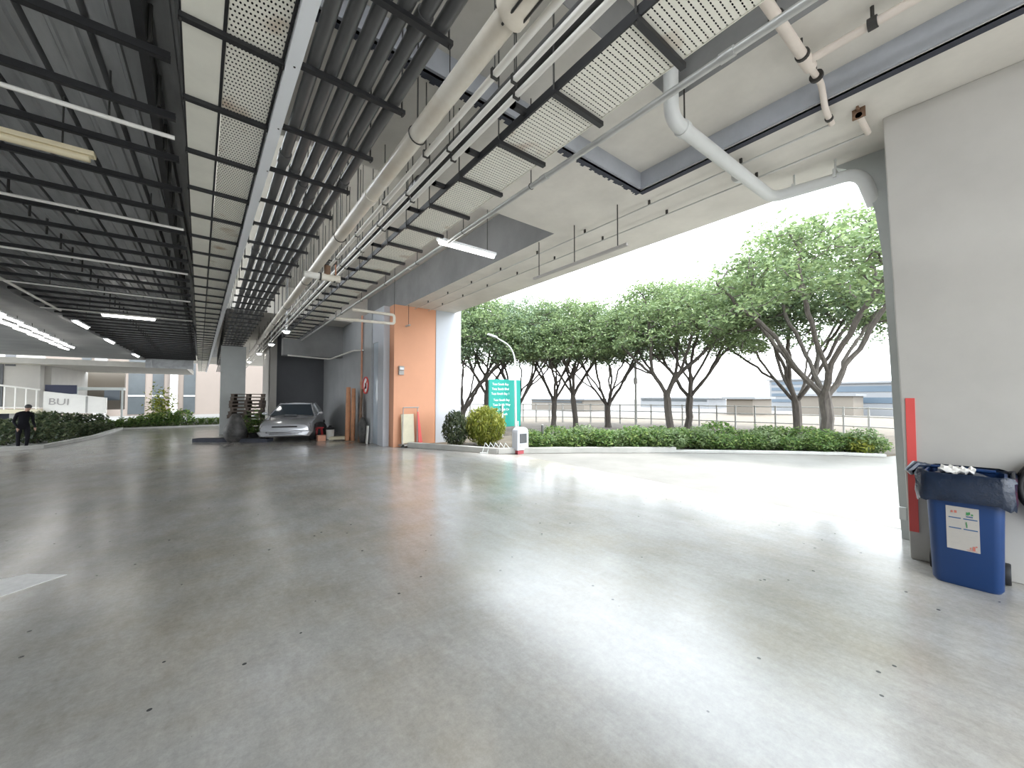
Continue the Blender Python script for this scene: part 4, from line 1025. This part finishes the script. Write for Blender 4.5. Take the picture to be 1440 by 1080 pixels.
MB().box((6.60, 8.185, .30), (6.84, 8.2, .56)).build('screen', M['headlamp'], t)
MB().box((6.60, 8.19, .2), (6.84, 8.2, .27)).build('panel', M['inkgrey'], t)
MB().box((6.54, 8.21, 0), (6.90, 8.44, .1)).build('base', M['maroon'], t)
t = thing('bicycle_rack', 'tangle of low white bars beside the parking terminal', 'rack', (6.1, 8.55, 0))
for k in range(5):
    q = 5.85 + .1 * k; MB().tube([(q, 8.95 - .1 * k, .0), (q + .08, 8.9 - .1 * k, .3), (q + .24, 8.78 - .1 * k, .04)], .014, 6).build('hoop', M['lamp'], t)
MB().tube([(5.8, 8.98, .02), (6.5, 8.45, .02)], .016, 6).build('base_bar', M['lamp'], t)
g = 'bollards behind the kerb'
for k, (x_, y_, h_, mm, lb) in enumerate(((7.55, 8.32, .75, 'greypipe', 'dark bollard at the kerb right of the teal sign'), (8.93, 7.42, .45, 'fence', 'white bollard in the hedge, the one closer to the teal sign'), (9.72, 6.85, .5, 'fence', 'white bollard in the hedge, the one farther from the teal sign'))):
    t = thing('bollard', lb, 'bollard', (x_, y_, .04), g)
    MB().tube([(x_, y_, .04), (x_, y_, h_)], .035, 10).build('post', M[mm], t, smooth=True)
    MB().ball((x_, y_, h_), (.035, .035, .02), 10, 6).build('cap', M['fence'], t, smooth=True)
t = thing('utility_pole', 'thin grey pole among the tree trunks', 'pole', (16.4, 11.2, 0))
MB().tube([(16.4, 11.2, 0), (16.4, 11.2, 3.2)], .06, 8).build('shaft', M['kerb'], t)
MB().box((16.3, 11.15, 2.2), (16.5, 11.25, 2.5)).build('box', M['inkgrey'], t)
fn = thing('fence', 'long white railing beyond the hedge', 'fence', (20, 4, 0))
fp = [(20.5, -3), (21, 5), (19, 12), (16, 17), (10, 21)]
fr = MB()
for (xa, ya), (xb, yb) in zip(fp, fp[1:]):
    for z_ in (.35, .75, 1.1): fr.tube([(xa, ya, z_), (xb, yb, z_)], .025, 6)
fr.build('rails', M['fence'], fn)
for (xa, ya), (xb, yb) in zip(fp, fp[1:]):
    nseg = max(1, int(math.hypot(xb - xa, yb - ya) / .8))
    for k in range(nseg):
        u = k / nseg; MB().box((xa + (xb - xa) * u - .03, ya + (yb - ya) * u - .03, -.3), (xa + (xb - xa) * u + .03, ya + (yb - ya) * u + .03, 1.15)).build('post', M['fence'], fn)

# ------------------------------------------------------------------ far buildings
def block(name, label, x0, x1, y0, y1, z1, m, bands=0, bm='band', cols=0, roof=True):
    t = thing(name, label, 'building', ((x0 + x1) / 2, (y0 + y1) / 2, -.35))
    MB().box((x0, y0, -.4), (x1, y1, z1)).build('walls', M[m], t)
    if roof: MB().box((x0 - .25, y0 - .25, z1), (x1 + .25, y1 + .25, z1 + .2)).build('roof', M['farwhite'], t)
    for k in range(bands):
        z0 = .6 + (z1 - .6) * (k + .25) / bands; zz = .6 + (z1 - .6) * (k + .75) / bands
        MB().box((x0 - .06, y0 + .3, z0), (x0, y1 - .3, zz)).build('window', M[bm], t)
        if cols: MB().box((x0 + .3, y0 - .06, z0), (x1 - .3, y0, zz)).build('window', M[bm], t)
    return t
block('pavilion', 'low beige pavilion seen between the trees', 34, 38, 12.4, 14.4, 1.35, 'far', 0)
block('office_block', 'pale office block with blue glass bands behind the forked tree', 60, 68, 15.6, 19.8, 3.7, 'farwhite', 4)
block('beige_hall', 'plain beige hall below the blue banded block', 46, 50, 8.5, 13.2, 1.6, 'far', 0)
block('factory_hall', 'long white factory with a blue glazed front near the column', 52, 60, 3, 11.2, 2.9, 'farwhite', 2)
block('warehouse', 'low grey warehouse far off behind the middle tree', 60, 66, 28, 40, 1.2, 'farwhite', 1, 'window')
block('shed', 'low beige shed behind the trees near the teal sign', 36, 40, 32, 42, 1.1, 'far', 1, 'window')
# bright facade seen at the far end of the hall
fb = thing('apartment_building', 'pinkish beige building with tall windows beyond the far end of the hall', 'building', (-4, 53, -.4))
MB().box((-18, 53, -.4), (14, 56, 8)).build('walls', M['facade'], fb)
for xa, xb in ((-9.3, -8.5), (-3.95, -3.35)): MB().box((xa, 52.5, -.4), (xb, 53, 8)).build('pilaster', M['pilaster'], fb)
for xa, xb, z0 in ((-10.2, -9.6, 1.2), (-7.05, -5.85, -.2), (-5.3, -4.45, .2), (-2.9, -1.95, -.2), (.2, 1.2, 0)):
    w_ = MB().box((xa, 52.94, z0), (xb, 53, 7)).build('window', M['window'], fb)
    MB().box((xa, 52.9, 1.55), (xb, 52.94, 1.7)).build('transom', M['pilaster'], w_)

# ------------------------------------------------------------------ light, sky, camera
w = bpy.data.worlds.new('overcast'); sc.world = w; w.use_nodes = True
nt = w.node_tree; bg = nt.nodes['Background']
tc = nt.nodes.new('ShaderNodeTexCoord'); sp = nt.nodes.new('ShaderNodeSeparateXYZ'); cr = nt.nodes.new('ShaderNodeValToRGB')
nt.links.new(tc.outputs['Generated'], sp.inputs[0]); nt.links.new(sp.outputs['Z'], cr.inputs['Fac']); nt.links.new(cr.outputs[0], bg.inputs['Color'])
cr.color_ramp.elements[0].color = (.92, .96, 1, 1); cr.color_ramp.elements[1].color = (.80, .90, 1, 1)
bg.inputs['Strength'].default_value = 1.0
sd = bpy.data.lights.new('sun', 'SUN'); so = bpy.data.objects.new('sun', sd); C.objects.link(so)
sd.energy = .6; sd.angle = math.radians(6); sd.color = (1, .95, .87)
el = math.radians(66); az = Vector((.45, -.89, 0)).normalized()
dv = Vector((az.x * math.cos(el), az.y * math.cos(el), math.sin(el)))
so.rotation_euler = dv.to_track_quat('Z', 'Y').to_euler(); so.location = (20, -20, 40)

cd = bpy.data.cameras.new('camera'); co = bpy.data.objects.new('camera', cd); C.objects.link(co)
cd.sensor_width = 36; cd.lens = 535 / 1440 * 36; cd.clip_end = 500; cd.clip_start = .05
yaw = math.atan2(413, 535); pit = math.atan2(17, 535)
co.location = (0, 0, 1.6); co.rotation_euler = (PI / 2 + pit, 0, -yaw)
sc.camera = co
vs = sc.view_settings; vs.view_transform = 'Standard'; vs.look = 'None'; vs.gamma = 1; vs.use_curve_mapping = False; vs.exposure = 2.85
